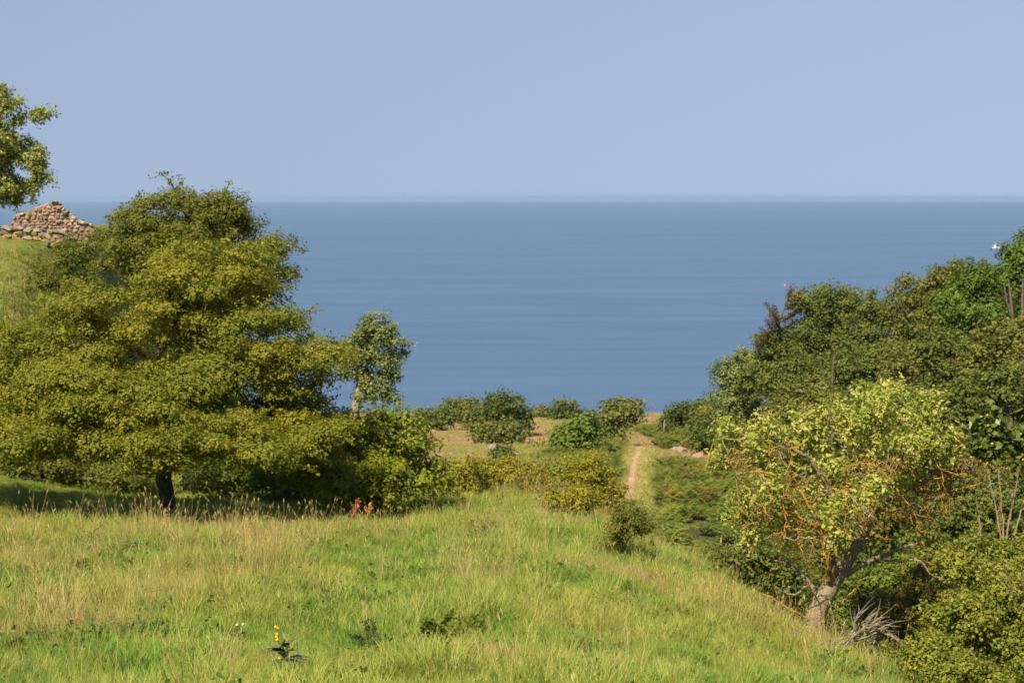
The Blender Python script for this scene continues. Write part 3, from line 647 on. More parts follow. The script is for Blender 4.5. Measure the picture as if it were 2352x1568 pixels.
tree('hawthorn_sapling', 'small dark hawthorn sapling with bare twigs on the meadow edge', 'sapling', (sx_, sy_), E_([(1412, 1235, 42, 36), (1470, 1215, 40, 22), (1440, 1195, 40, 30)], sy_), 'hawthorn_dark', 'grey', 5200, .042, 64,
     spacing=.34, pad_r=.26, r_base=.035, r_tip=.005, sprigs=.8, low=-.9, extra_targets=[at(1440, 1120, sy_), at(1452, 1150, sy_), at(1405, 1140, sy_ + .3), at(1520, 1200, sy_), at(1500, 1245, sy_)], min_z=.2)

# bushes and trees on the hill above the sea
def far_tree(name, label, cat, el, Y, leaf, n, size, seed, **k):
    px = k.pop('px', np.mean([e[0] for e in el])); base = (float(at(px, 1000, Y)[0]), Y)
    return tree(name, label, cat, base, E_(el, Y), leaf, k.pop('bark', 'dark'), n, size, seed, **{**dict(spacing=.9, r_base=.16, low=-.8, inner=.35, flat=.7, sprigs=.3, r_tip=.02, min_z=.1), **k})
G = 'bushes and trees on the hill above the sea'
far_tree('thorn_tree', 'dark round-topped oak standing alone on the dry hill', 'tree', [(1150, 945, 62, 38), (1110, 970, 38, 26), (1185, 965, 36, 30)], 172, 'oak', 11000, .26, 71, px=1140, group=G, lean=(.1, 0, 0))
far_tree('hazel_shrub', 'low grey-green shrub at the foot of the lone oak', 'shrub', [(1140, 998, 62, 24), (1185, 995, 28, 18)], 160, 'scrub', 5000, .24, 72, group=G)
far_tree('sloe_shrub', 'open grey-green shrub with bare stems left of the lone oak', 'shrub', [(1050, 942, 52, 22), (1085, 940, 30, 20)], 205, 'scrub', 4200, .26, 73, group=G, bark='grey')
far_tree('sloe_shrub', 'low spreading bush at the left end of the sea brow', 'shrub', [(995, 965, 48, 16), (1030, 960, 30, 16)], 190, 'oak', 4000, .24, 74, group=G)
far_tree('sloe_shrub', 'small pale round bush on the brow right of the lone oak', 'shrub', [(1240, 954, 28, 16)], 214, 'scrub', 1900, .24, 75, group=G)
far_tree('thorn_tree', 'small dark round tree on the brow against the water', 'tree', [(1296, 944, 34, 24)], 212, 'oak', 3200, .26, 76, group=G)
far_tree('sycamore_shrub', 'bright green broad-leaved shrub above the bracken', 'shrub', [(1300, 1015, 50, 36), (1345, 985, 30, 38), (1335, 1030, 50, 26)], 141, 'bright', 9000, .27, 77, group=G, min_z=.02)
far_tree('thorn_tree', 'wind-shaped brownish thorn tree left of the upper track', 'tree', [(1415, 950, 44, 32), (1390, 985, 38, 36), (1440, 945, 28, 22)], 155, 'scrub', 8500, .25, 78, px=1410, group=G, lean=(.35, 0, 0))
far_tree('thorn_tree', 'dark wind-bent thorn tree with forked trunk right of the track', 'tree', [(1565, 955, 40, 26), (1605, 950, 40, 26), (1540, 970, 20, 18)], 172, 'oak', 7500, .24, 79, px=1577, group=G, lean=(.25, 0, 0))
far_tree('sloe_shrub', 'dark low shrub in the bracken by the far rocks', 'shrub', [(1165, 1050, 40, 14)], 136, 'oak', 1800, .22, 80, group=G)
far_tree('sloe_shrub', 'olive bush joining the dark thorn tree to the wood', 'shrub', [(1650, 955, 55, 32), (1690, 970, 45, 30)], 165, 'wood_olive', 5500, .24, 81, group=G)
far_tree('sloe_shrub', 'dark green bush below the scattered rocks by the track', 'shrub', [(1615, 1000, 40, 24), (1640, 1020, 40, 24)], 142, 'oak', 4200, .22, 82, group=G)

# the wood on the right-hand slope
G = 'trees of the wood on the right slope'
WOOD = [
    ('ragged grey-green ash at the seaward end of the wood', [(1690, 885, 42, 62), (1725, 850, 48, 50), (1700, 940, 50, 36)], 142, 'willow', 15000, (-.1, 0, 0)),
    ('olive-green tree behind the ragged ash at the wood end', [(1785, 815, 70, 60), (1760, 880, 70, 50)], 140, 'wood', 14000, (0, 0, 0)),
    ('tall green tree left of the dip in the wood skyline', [(1885, 715, 62, 56), (1930, 700, 46, 42), (1880, 790, 85, 60)], 138, 'wood', 19000, (0, 0, 0)),
    ('mid-green tree low in the seaward half of the wood', [(1830, 880, 80, 56), (1880, 870, 60, 50)], 128, 'wood', 12000, (0, 0, 0)),
    ('green tree right of the dip in the wood skyline', [(2010, 725, 58, 54), (1980, 790, 70, 60)], 136, 'wood', 13000, (0, 0, 0)),
    ('yellow-olive tree in the middle of the wood skyline', [(2085, 690, 50, 50), (2100, 760, 70, 56)], 132, 'wood_olive', 13000, (0, 0, 0)),
    ('grey-olive tree beside the bright green tall tree', [(2160, 670, 52, 50), (2190, 640, 34, 30), (2150, 740, 60, 50)], 130, 'wood_olive', 13000, (0, 0, 0)),
    ('bright green tree tallest at the right edge with pale stems', [(2348, 594, 48, 52), (2258, 650, 46, 40), (2305, 640, 54, 46), (2225, 672, 44, 40), (2215, 715, 70, 52), (2270, 720, 70, 46), (2190, 780, 50, 36), (2375, 560, 40, 40)], 112, 'ash', 30000, (0, 0, 0)),
    ('dark tree standing behind the slim pale stems at the right edge', [(2330, 690, 76, 76), (2285, 745, 56, 46), (2400, 700, 60, 70)], 118, 'wood', 9000, (0, 0, 0)),
    ('dull green tree in the heart of the wood', [(1985, 850, 85, 54), (2030, 830, 50, 44)], 122, 'wood', 12000, (0, 0, 0)),
    ('yellowish tree low in the heart of the wood', [(2090, 850, 70, 52)], 114, 'wood_olive', 9000, (0, 0, 0)),
    ('dark tree below the bright green tall tree', [(2190, 850, 66, 52), (2150, 800, 40, 36)], 108, 'wood', 10500, (0, 0, 0)),
    ('broad olive tree at the right edge under the pale stems', [(2290, 810, 80, 62), (2350, 780, 50, 56)], 98, 'wood_olive', 15000, (0, 0, 0)),
    ('low olive tree behind the top of the yellow elder', [(1890, 945, 80, 44), (1810, 935, 60, 40)], 112, 'wood_olive', 11000, (0, 0, 0)),
    ('green tree just right of the yellow elder top', [(2220, 930, 80, 52), (2170, 960, 50, 44)], 88, 'wood', 13000, (0, 0, 0)),
    ('layered green tree at the right edge above the berries', [(2320, 900, 66, 50), (2370, 930, 50, 50)], 86, 'wood', 11000, (0, 0, 0)),
    ('green tree hidden behind the crown of the yellow elder', [(2040, 930, 90, 50), (1960, 950, 60, 44)], 98, 'wood', 9500, (0, 0, 0)),
]
for i, (lab, el, Y, lf, n, ln) in enumerate(WOOD):
    k = {}
    if 'with pale stems' in lab: k = dict(px=2338, bark='grey')
    far_tree('woodland_tree', lab, 'tree', el, Y, lf, int(n * 1.35), .175, 100 + i, group=G, lean=ln, spacing=.95, pad_r=.75, r_base=.16, flat=.62, sprigs=.45, hollow=.2, **k)
# two slim stems beside the tall bright tree
for i, (px, lab) in enumerate(((2326, 'slim pale tree stem under the bright tall tree, left of two'), (2346, 'slim pale tree stem under the bright tall tree, right of two'))):
    a = at(px, 810, 104 + i); tb = Tubes(); z0 = hz(a[0], a[1]); o_ = np.array([a[0], a[1], z0])
    tb.add([o_ - [0, 0, .2], a, at(px + 2, 740, 104 + i), at(px - 4 + 6 * i, 690, 104 + i), at(px - 10 + 14 * i, 640, 104.4 + i)], [.11, .095, .085, .07, .03], 6)
    tb.add([at(px + 1, 735, 104 + i), at(px - 14 + 24 * i, 690, 104 + i), at(px - 20 + 36 * i, 650, 104 + i)], [.08, .06, .03], 5)
    t = thing('bare_stem', lab, 'tree trunk', o_, 'pale stems in the wood'); link('trunk', tb.mesh('trunk', BARK['grey'], o_), t)

# half-dead brown larch leaning over the wood
def dead_larch():
    Y = 139.0; q = np.random.default_rng(150); b = at(1775, 830, Y); z0 = hz(b[0], Y); off = np.array([b[0], Y, z0])
    tb = Tubes(); lv = Leaves(151)
    tr = [off - [0, 0, .2], at(1776, 860, Y), at(1778, 800, Y), at(1790, 740, Y), at(1808, 690, Y), at(1818, 662, Y)]; tb.add(tr, [.13, .12, .10, .07, .04, .02], 6)
    for (ax, ay, ex, ey) in ((1790, 740, 1840, 700), (1800, 712, 1850, 680), (1782, 780, 1750, 770), (1786, 760, 1835, 735), (1780, 790, 1740, 800), (1808, 690, 1835, 668), (1784, 770, 1765, 735), (1779, 800, 1830, 770), (1790, 740, 1770, 700)):
        for k in range(3):
            a = at(ax, ay, Y); e = at(ex + q.normal(0, 8), ey + q.normal(0, 8), Y + q.normal(0, 1.0)); mid = (a + e) / 2 + [0, 0, -.12]
            tb.add([a, mid, e], [.04, .025, .012], 4); lv.sprig(a + (e - a) * .15, e, 190, .21, .4)
    t = thing('larch_tree', 'half-dead brown larch with thin bent top above the wood', 'tree', off); link('trunk', tb.mesh('trunk', BARK['grey'], off), t)
    link('crown', lv.mesh('crown', LEAF['larch'], off, wide=.12), t)['kind'] = 'stuff'
dead_larch()

def bare_pole(lab, pts, Y, r, group):
    b = at(pts[0][0], pts[0][1], Y); z0 = hz(b[0], Y); off = np.array([b[0], Y, z0]); tb = Tubes()
    tb.add([off - [0, 0, .2]] + [at(x, y, Y) for x, y in pts], np.linspace(r, r * .5, len(pts) + 1), 5)
    t = thing('bare_stem', lab, 'tree trunk', off, group); link('trunk', tb.mesh('trunk', BARK['grey'], off), t)
bare_pole('pale bare stem among the wood, taller of two', [(1912, 870), (1914, 835), (1918, 802)], 118, .075, 'pale stems in the wood')
bare_pole('pale bare stem among the wood, shorter of two', [(1896, 890), (1888, 850), (1885, 832)], 118, .07, 'pale stems in the wood')

# ------------------------------------------------------------------ the elder with orange lichen
def elder():
    q = np.random.default_rng(300)
    by = 32.2; bx = float(at(1866, 1452, by)[0]); Y = by; off = np.array([bx, by, hz(bx, by)])
    A = lambda x, y, d=0.: at(x, y, Y + d)
    tb = Tubes(); og = Tubes(); gt = Tubes()
    trunk = [off - [0, 0, .25], A(1866, 1440), A(1880, 1398), A(1905, 1350), A(1942, 1292, .1), A(1972, 1250, .15)]
    S = np.array(trunk); u = np.linspace(0, 5, 26); S = np.stack([np.interp(u, np.arange(6), S[:, i]) for i in range(3)], 1); S[1:-1] = S[:-2] * .3 + S[1:-1] * .4 + S[2:] * .3
    tb.add(S, np.interp(u, np.arange(6), [.25, .19, .16, .14, .11, .095]) * (1 + q.normal(0, .05, 26)), 12)
    limbs = [  # (points, start radius, end radius, orange)
        ([(1972, 1250, .15), (2000, 1185, .2), (1992, 1105, .3), (2008, 1030, .4), (2030, 955, .5)], .10, .02, 0),
        ([(1905, 1350, -.05), (1916, 1292, -.2), (1893, 1225, -.3), (1830, 1180, -.4), (1758, 1160, -.5)], .055, .012, 1),
        ([(1885, 1390, 0), (1862, 1340, .1), (1815, 1292, .2), (1775, 1288, .2)], .055, .02, 0),
        ([(1945, 1290, .1), (1932, 1205, .0), (1905, 1110, -.1), (1852, 1045, -.2), (1765, 1005, -.3), (1672, 1008, -.3)], .075, .012, 0),
        ([(1925, 1325, .05), (2010, 1282, .2), (2070, 1258, .3), (2108, 1248, .3)], .05, .022, 0),
        ([(2000, 1185, .2), (2080, 1122, .5), (2160, 1085, .6), (2235, 1075, .7), (2285, 1050, .7)], .055, .010, 1),
        ([(2000, 1185, .2), (2048, 1085, .0), (2100, 1015, -.1), (2132, 962, -.1)], .055, .012, 0),
        ([(1992, 1105, .3), (1932, 1022, .5), (1900, 958, .6)], .045, .012, 0),
        ([(2080, 1122, .5), (2180, 1132, .3), (2252, 1108, .2)], .035, .010, 1),
        ([(1893, 1225, -.3), (1822, 1105, -.5), (1738, 1080, -.6), (1690, 1090, -.6)], .035, .010, 1),
        ([(1905, 1350, -.05), (1900, 1310, -.3), (1908, 1250, -.4), (1880, 1190, -.5)], .04, .01, 1),
        ([(2010, 1282, .2), (2060, 1290, .1), (2120, 1285, 0), (2135, 1320, -.1), (2168, 1330, -.1)], .022, .008, 0),
        ([(2120, 1285, 0), (2150, 1300, .1)], .015, .006, 1),
        ([(1870, 1430, -.1), (1812, 1398, -.3), (1770, 1370, -.3), (1745, 1362, -.3)], .022, .008, 1),
        ([(2108, 1248, .3), (2150, 1238, .3), (2164, 1252, .3)], .022, .008, 1),
        ([(2108, 1248, .3), (2106, 1200, .3), (2104, 1165, .3)], .018, .008, 1),
        ([(1830, 1180, -.4), (1790, 1230, -.5), (1755, 1235, -.5)], .015, .006, 1),
        ([(1862, 1340, .1), (1820, 1370, .0), (1780, 1345, 0)], .022, .008, 0),
        ([(1815, 1292, .2), (1770, 1310, .2), (1740, 1345, .2)], .02, .008, 1),
        ([(2048, 1085, 0), (1980, 1060, -.3), (1930, 1075, -.4)], .02, .008, 1),
        ([(1945, 1330, -.1), (1985, 1330, -.2), (2010, 1322, -.2)], .012, .006, 1),
        ([(1935, 1385, -.1), (1960, 1352, -.2), (1985, 1338, -.2)], .014, .006, 1),
    ]
    nodes = []; onodes = []; limb_meshes = []
    for pts, r0, r1, org in limbs:
        P = np.array([A(*p) for p in pts]); n = len(P); u = np.linspace(0, n - 1, n * 4)
        S = np.stack([np.interp(u, np.arange(n), P[:, i]) for i in range(3)], 1); k = np.array([.25, .5, .25])
        for _ in range(3): S[1:-1] = S[:-2] * .25 + S[1:-1] * .5 + S[2:] * .25
        S[1:-1] += q.normal(0, .012, S[1:-1].shape)
        if org: og.add(S, np.linspace(r0, r1, len(S)), 7)
        else: lt = Tubes(); lt.add(S, np.linspace(r0, r1, len(S)), 8); limb_meshes.append(lt.mesh('limb', BARK['lichen'], off))
        nodes += list(S); onodes += list(S[len(S) // 3:])
    nodes = np.array(nodes)
    ells = E_([(1700, 1010, 62, 34), (1785, 990, 75, 36), (1860, 1005, 60, 46), (1930, 960, 60, 40), (2010, 940, 80, 46), (2095, 950, 66, 46), (2120, 1005, 52, 44), (1840, 1060, 46, 30),
               (1725, 1130, 52, 40), (1790, 1190, 60, 32), (2085, 1065, 34, 22), (1700, 1195, 36, 26), (1990, 1030, 70, 44), (1900, 1060, 50, 40), (1925, 1160, 50, 40), (2170, 1030, 34, 24), (1660, 1060, 30, 26), (1765, 1070, 56, 36), (1850, 1130, 50, 34), (1955, 1085, 56, 36), (2050, 1120, 36, 26), (1722, 1240, 30, 20), (1815, 1225, 40, 22), (2035, 900, 60, 24), (2140, 925, 30, 28), (1660, 1000, 36, 22), (1960, 1165, 56, 36, -.7), (2010, 1115, 56, 36, -.7), (1895, 1185, 46, 28, -.7), (1925, 1225, 40, 22, -.6), (1770, 1130, 46, 26, -.5), (2060, 1010, 60, 36, -.6)], Y)
    pads = []; 
    for c, r in ells:
        for _ in range(max(3, int(r[0] * r[2] / .020))):
            d = unit(q.normal(size=3)); pads.append(c + d * r * np.array([1, 1.5, 1]) * q.uniform(.3, 1.0))
    pads = np.array(pads); lv = Leaves(301)
    # wood to every leaf clump
    tgt = [p + [0, 0, -.06] for p in pads]
    for p in tgt:
        d = np.linalg.norm(nodes - p, axis=1) + .8 * np.maximum(0, nodes[:, 2] - p[2]); j = int(np.argmin(d)); a = nodes[j]; L_ = np.linalg.norm(p - a)
        if L_ > .05:
            m = a + (p - a) * .5 + q.normal(0, .08 * L_, 3) + [0, 0, .05 * L_]; m1 = a + (m - a) * .5 + q.normal(0, .05 * L_, 3)
            og.add([a, m1, m, p], [.016, .013, .010, .005], 5); nodes = np.concatenate([nodes, [m, p]])
    for p in pads:
        r = q.uniform(.14, .24); lv.pad(p, r, int(160 * (r / .19) ** 2), .076, .9, .8, 7, pv=q.uniform(.4, .85), lean=(.12, 0, .3))
    # bare lichen-covered twigs, swept by the wind to the right
    bare = [(2180, 1060, 50, 40, .6), (2230, 1085, 50, 34, .6), (2140, 1100, 50, 34, .5), (2205, 1015, 36, 30, .3), (1830, 1130, 60, 40, -.4), (1955, 1110, 60, 46, 0), (2020, 1090, 50, 40, 0), (1700, 1050, 46, 24, -.3), (1830, 1230, 60, 30, -.4), (2110, 1180, 46, 40, .3), (1790, 1040, 50, 26, -.3), (2060, 1150, 40, 34, .3), (1880, 1270, 40, 30, -.2), (1990, 1190, 50, 36, -.6), (2060, 1070, 50, 36, -.5), (1760, 1180, 50, 30, -.5), (2160, 1150, 40, 30, .2), (2250, 1060, 36, 26, .5)]
    for (x, y, rx, ry, d) in bare:
        for _ in range(int(rx * ry / 30)):
            e = A(x + q.normal(0, rx * .6), y + q.normal(0, ry * .6), d + q.normal(0, .35)); dd = np.linalg.norm(nodes - e, axis=1) + .8 * (nodes[:, 0] > e[0]); j = int(np.argmin(dd)); a = nodes[j]; L_ = np.linalg.norm(e - a)
            if L_ < .04: continue
            m = a + (e - a) * .5 + q.normal(0, .10 * L_, 3); m2 = a + (e - a) * .78 + q.normal(0, .08 * L_, 3)
            (og if q.random() < .8 else gt).add([a, m, m2, e], [.011, .009, .006, .003], 4); nodes = np.concatenate([nodes, [m, m2, e]])
            for _k in range(2): 
                s = m2 + (e - m2) * q.random(); og.add([s, s + (e - a) * .2 + q.normal(0, .07, 3)], [.006, .003], 3)
    t = thing('elder_tree', 'wind-leaning elder with yellow-green leaves and bright orange lichen on its branches', 'tree', off)
    link('trunk', tb.mesh('trunk', BARK['lichen'], off), t)
    for lm in limb_meshes: link('limb', lm, t)
    link('twigs', gt.mesh('twigs', BARK['dead'], off), t)['kind'] = 'stuff'
    b = link('lichen_branches', og.mesh('lichen_branches', BARK['orange'], off), t); b['kind'] = 'stuff'; b['label'] = 'thin branches crusted with bright orange lichen'
    link('crown', lv.mesh('crown', LEAF['elder'], off, wide=.25), t)['kind'] = 'stuff'
elder()

# ------------------------------------------------------------------ gully bushes on the right
G = 'bushes in the gully on the right'
def gshrub(name, lab, el, Y, leaf, n, size, seed, **k): return shrub(name, lab, 'bush', el, Y, leaf, k.pop('bark', 'grey'), n, size, seed, **{**dict(group=G, spacing=.5, min_z=-.2, hollow=.3, flat=.65), **k})
gshrub('hawthorn_bush', 'big leafy yellow-green bush filling the lower right corner', [(2240, 1430, 110, 90), (2310, 1380, 80, 90), (2180, 1480, 70, 60), (2300, 1490, 90, 80)], 30, 'privet', 42000, .055, 161, spacing=.36, pad_r=.27)
gshrub('hawthorn_bush', 'leafy bush against the right frame edge above the big one', [(2330, 1290, 60, 60), (2380, 1340, 60, 80)], 31.5, 'privet', 12000, .055, 162, spacing=.36, pad_r=.27)
gshrub('gorse_bush', 'brownish gorse bush behind the pile of dead branches', [(2080, 1400, 90, 50), (2020, 1390, 60, 36), (2150, 1400, 60, 50), (2110, 1340, 50, 40), (2090, 1460, 60, 44)], 33.5, 'gorse', 26000, .045, 163, spacing=.38, pad_r=.28)
gshrub('hawthorn_bush', 'low dark-leaved bush at the very bottom right of the slope', [(2180, 1545, 80, 40), (2290, 1560, 90, 50), (2120, 1510, 50, 34)], 28, 'privet', 14000, .05, 164, spacing=.34, pad_r=.25)
gshrub('bramble_bush', 'fresh green bramble bush behind the foot of the elder', [(2010, 1340, 70, 32), (1960, 1360, 50, 30), (2090, 1320, 60, 32)], 42, 'bramble', 15000, .075, 165)
gshrub('bramble_bush', 'bright green bramble bush low beside the elder trunk', [(1930, 1410, 50, 34), (1965, 1420, 40, 30)], 37, 'bramble', 7000, .06, 166, spacing=.34)
gshrub('thorn_bush', 'dark tangled bush left of the elder trunk below the meadow edge', [(1780, 1330, 70, 50), (1730, 1300, 50, 36), (1830, 1360, 40, 40), (1700, 1270, 50, 30)], 39.5, 'wood', 14000, .065, 167)
gshrub('thorn_bush', 'olive bush in the shade behind the elder branches', [(2080, 1210, 90, 66), (2010, 1180, 70, 60)], 62, 'wood_olive', 16000, .11, 168, spacing=.7)
gshrub('thorn_bush', 'dark bush behind the bare leaning stems', [(2230, 1180, 90, 80), (2310, 1200, 80, 80), (2180, 1250, 80, 56)], 58, 'wood', 20000, .11, 169, spacing=.7)
gshrub('thorn_bush', 'dense green bush at the right edge under the berries', [(2300, 1080, 90, 62), (2380, 1100, 60, 60), (2220, 1050, 60, 50)], 72, 'wood', 15000, .14, 170, spacing=.8)
gshrub('thorn_bush', 'green bush in the gully beyond the elder crown', [(2120, 1040, 80, 56), (2040, 1080, 70, 50), (2150, 1120, 70, 50)], 76, 'wood', 13000, .14, 171, spacing=.8)
gshrub('thorn_bush', 'shaded bush glimpsed through the elder lower branches', [(1960, 1240, 80, 50), (1880, 1230, 60, 40), (1960, 1290, 80, 36)], 66, 'wood', 12000, .11, 172, spacing=.7)
gshrub('thorn_bush', 'green bush between the gorse and the right edge bushes', [(2180, 1320, 70, 50), (2240, 1300, 60, 50)], 40, 'privet', 13000, .065, 173, spacing=.45)

def bare_clump(name, lab, cat, base, stems, Y, bark, seed, group=None, r=.02, twigs=5):
    q = np.random.default_rng(seed); off = np.array([base[0], base[1], hz(*base)]); tb = Tubes()
    for pts in stems:
        P = np.array([at(x, y, Y + d) for x, y, d in pts]); u = np.linspace(0, len(P) - 1, len(P) * 3)
        S = np.stack([np.interp(u, np.arange(len(P)), P[:, i]) for i in range(3)], 1); S[1:-1] = S[:-2] * .25 + S[1:-1] * .5 + S[2:] * .25
        S[1:] += q.normal(0, .01, S[1:].shape); tb.add(S, np.linspace(r, r * .3, len(S)), 5)
        for _ in range(twigs):
            k = q.integers(len(S) // 3, len(S) - 1); d = (S[k + 1] - S[k]); d = unit(d) * q.uniform(.12, .4) + q.normal(0, .08, 3); tb.add([S[k], S[k] + d * .5 + q.normal(0, .01, 3), S[k] + d], [r * .4, r * .3, r * .12], 4)
    t = thing(name, lab, cat, off, group); link('branches', tb.mesh('branches', BARK[bark], off), t); return t
gy = 30.6; gx = float(at(1945, 1480, gy)[0])
bare_clump('dead_branch_pile', 'grey pile of dead wind-swept branches below the elder', 'dead branches', (gx, gy),
           [[(1935, 1480, 0), (1965, 1455, 0), (2000, 1435, .1), (2040, 1425, .2)], [(1950, 1475, 0), (1962, 1430, 0), (1975, 1400, .1)], [(1945, 1478, 0), (1985, 1440, -.1), (2030, 1415, -.1)], [(1940, 1480, 0), (1990, 1462, .1), (2035, 1440, .2), (2060, 1470, .2)],
            [(1950, 1478, 0), (1975, 1428, .2), (2010, 1408, .2)], [(1930, 1482, 0), (1905, 1478, -.1), (1945, 1455, -.1)], [(2030, 1440, .1), (2070, 1480, .1), (2100, 1490, .1)], [(1960, 1465, 0), (2005, 1450, 0), (2045, 1432, 0)], [(2000, 1440, .1), (2040, 1455, .1), (2085, 1478, .1)]], gy, 'dead', 310, r=.020, twigs=7)
bY = 48.0; b0 = at(2310, 1240, bY)
bare_clump('lichen_shrub', 'leafless shrub of upright lichen-spotted stems at the right edge', 'shrub', (float(b0[0]), bY),
           [[(2300, 1330, 0), (2298, 1230, 0), (2285, 1150, .1), (2270, 1090, .2)], [(2305, 1330, 0), (2312, 1220, 0), (2330, 1140, 0), (2342, 1070, 0)], [(2302, 1330, 0), (2305, 1220, .2), (2300, 1150, .3), (2292, 1080, .4)], [(2308, 1330, 0), (2335, 1210, .1), (2352, 1150, .1), (2362, 1090, .1)], [(2290, 1330, .1), (2252, 1240, .1), (2250, 1190, .1), (2243, 1140, .1)], [(2312, 1330, 0), (2345, 1240, 0), (2368, 1180, 0)]], bY, 'lichen_pale', 311, r=.032, twigs=7)

# ------------------------------------------------------------------ tree at the left edge, above the ruin
lx, ly = -24.6, 88.0
tree('ash_tree', 'tall leafy tree cut by the left edge above the stone ruin', 'tree', (lx, ly), E_([(-20, 265, 70, 80), (-60, 330, 110, 90), (30, 345, 62, 34), (88, 265, 20, 20), (10, 425, 70, 22), (-20, 230, 40, 40), (90, 345, 20, 20), (60, 425, 38, 16), (88, 402, 20, 12), (25, 450, 34, 12), (75, 372, 26, 14)], ly), 'leftash', 'orange', 22000, .135, 180, hollow=.3, spacing=.56, pad_r=.34, r_base=.16, sprigs=1.5, low=-.9, flat=.75, inner=.25,
     extra_targets=[at(40, 470, ly), at(75, 462, ly), at(45, 490, ly), at(105, 372, ly), at(70, 420, ly), at(110, 410, ly)], r_tip=.018)

# ------------------------------------------------------------------ stones: ruin and boulders
def rock_mesh(name, seed, mat, box=.55):
    import bmesh
    q = np.random.default_rng(seed); bm = bmesh.new(); bmesh.ops.create_cube(bm, size=1.0)
    bmesh.ops.bevel(bm, geom=bm.edges[:], offset=.22, segments=1, affect='EDGES', profile=.6)
    for v in bm.verts: v.co += Vector(q.normal(0, .085, 3))
    me = bpy.data.meshes.new(name); bm.to_mesh(me); bm.free(); me.materials.append(mat); return me
STONE = [plain_mat('stone_pink', (.19, .12, .09), (.28, .19, .145), scale=7, bump=.03), plain_mat('stone_grey', (.13, .11, .095), (.23, .20, .17), scale=7, bump=.03), plain_mat('stone_pale', (.25, .195, .155), (.34, .28, .23), scale=7, bump=.03), plain_mat('stone_rust', (.15, .085, .055), (.23, .145, .10), scale=7, bump=.03), plain_mat('stone_lichen', (.13, .11, .06), (.30, .22, .06), scale=9, bump=.03)]
ROCKS = [[rock_mesh('stone', 400 + 10 * m + k, STONE[m]) for k in range(3)] for m in range(5)]
def put_stone(name, parent, off, p, s, m, q, yaw=0.):
    o = link(name, ROCKS[m][q.integers(3)], parent); o.location = np.asarray(p) - off; o.scale = s
    o.rotation_euler = (q.normal(0, .14), q.normal(0, .22), yaw + q.normal(0, .2)); return o
def ruin():
    import bmesh
    q = np.random.default_rng(420); Y = 86.0
    out = [(10, 545), (32, 500), (72, 482), (126, 463), (176, 505), (198, 514), (214, 528), (222, 560), (10, 562)]
    P = [at(x, y, Y) for x, y in out]; off = np.array([P[3][0], Y, hz(P[3][0], Y)])
    # rubble core behind the facing stones
    bm = bmesh.new(); fr = [bm.verts.new(Vector(p - off)) for p in P]; n = len(P)
    bk = [bm.verts.new(Vector(p - off + np.array([0, 1.5, -.25 if i in (1, 2, 3, 4, 5, 6) else 0]))) for i, p in enumerate(P)]
    bm.faces.new(fr); bm.faces.new(bk[::-1])
    for i in range(n): bm.faces.new((fr[i], bk[i], bk[(i + 1) % n], fr[(i + 1) % n]))
    me = bpy.data.meshes.new('rubble_core'); bm.to_mesh(me); bm.free(); me.materials.append(plain_mat('mortar', (.165, .105, .08), (.235, .16, .125), scale=6, bump=.06))
    t = thing('stone_ruin', 'pointed ruined wall of pinkish rubble stone on the left skyline', 'ruin', off); link('rubble_core', me, t)
    px = np.array([p[0] for p in P[:7]]); pz = np.array([p[2] for p in P[:7]]); z = min(pz) - .3; row = 0
    while z < max(pz):
        h = q.uniform(.09, .17); x = px[0] + q.uniform(0, .2)
        while x < px[6]:
            wv = q.uniform(.10, .30); top = np.interp(x + wv / 2, px, pz)
            if z + h * .6 < top:
                m = q.choice(5, p=[.40, .22, .13, .22, .03]); put_stone('stone', t, off, (x + wv / 2, Y + .055 + q.normal(0, .025), z + h / 2), (wv * q.uniform(.75, 1.05), .24, h * q.uniform(.7, 1.15)), m, q)
            x += wv + .02
        z += h + .015; row += 1
    for i in range(30):   # capping stones up both slopes
        u = i / 29; x = px[1] + (px[6] - px[1]) * u; zt = np.interp(x, px, pz); put_stone('capstone', t, off, (x, Y + q.uniform(-.02, .5), zt + q.uniform(-.07, .01)), (q.uniform(.14, .30), q.uniform(.2, .45), q.uniform(.08, .15)), q.choice([0, 1, 1, 2, 2]), q)
    # low lichened wall in front
    Yw = 81.5; a = at(-20, 530, Yw); b = at(150, 540, Yw); off2 = np.array([(a[0] + b[0]) / 2, Yw, hz((a[0] + b[0]) / 2, Yw)])
    t2 = thing('low_stone_wall', 'low grey lichened stone wall in front of the pointed ruin', 'wall', off2)
    for row in range(4):
        x = a[0]
        while x < b[0]:
            wv = q.uniform(.25, .6); zt = np.interp(x, [a[0], b[0]], [at(0, 517, Yw)[2], at(0, 532, Yw)[2]]) - row * .17
            put_stone('stone', t2, off2, (x + wv / 2, Yw + q.normal(0, .04), zt - .08), (wv, .4, .19), q.choice([1, 1, 1, 4] if row < 1 else [4, 0, 1, 4]), q); x += wv * .97
ruin()

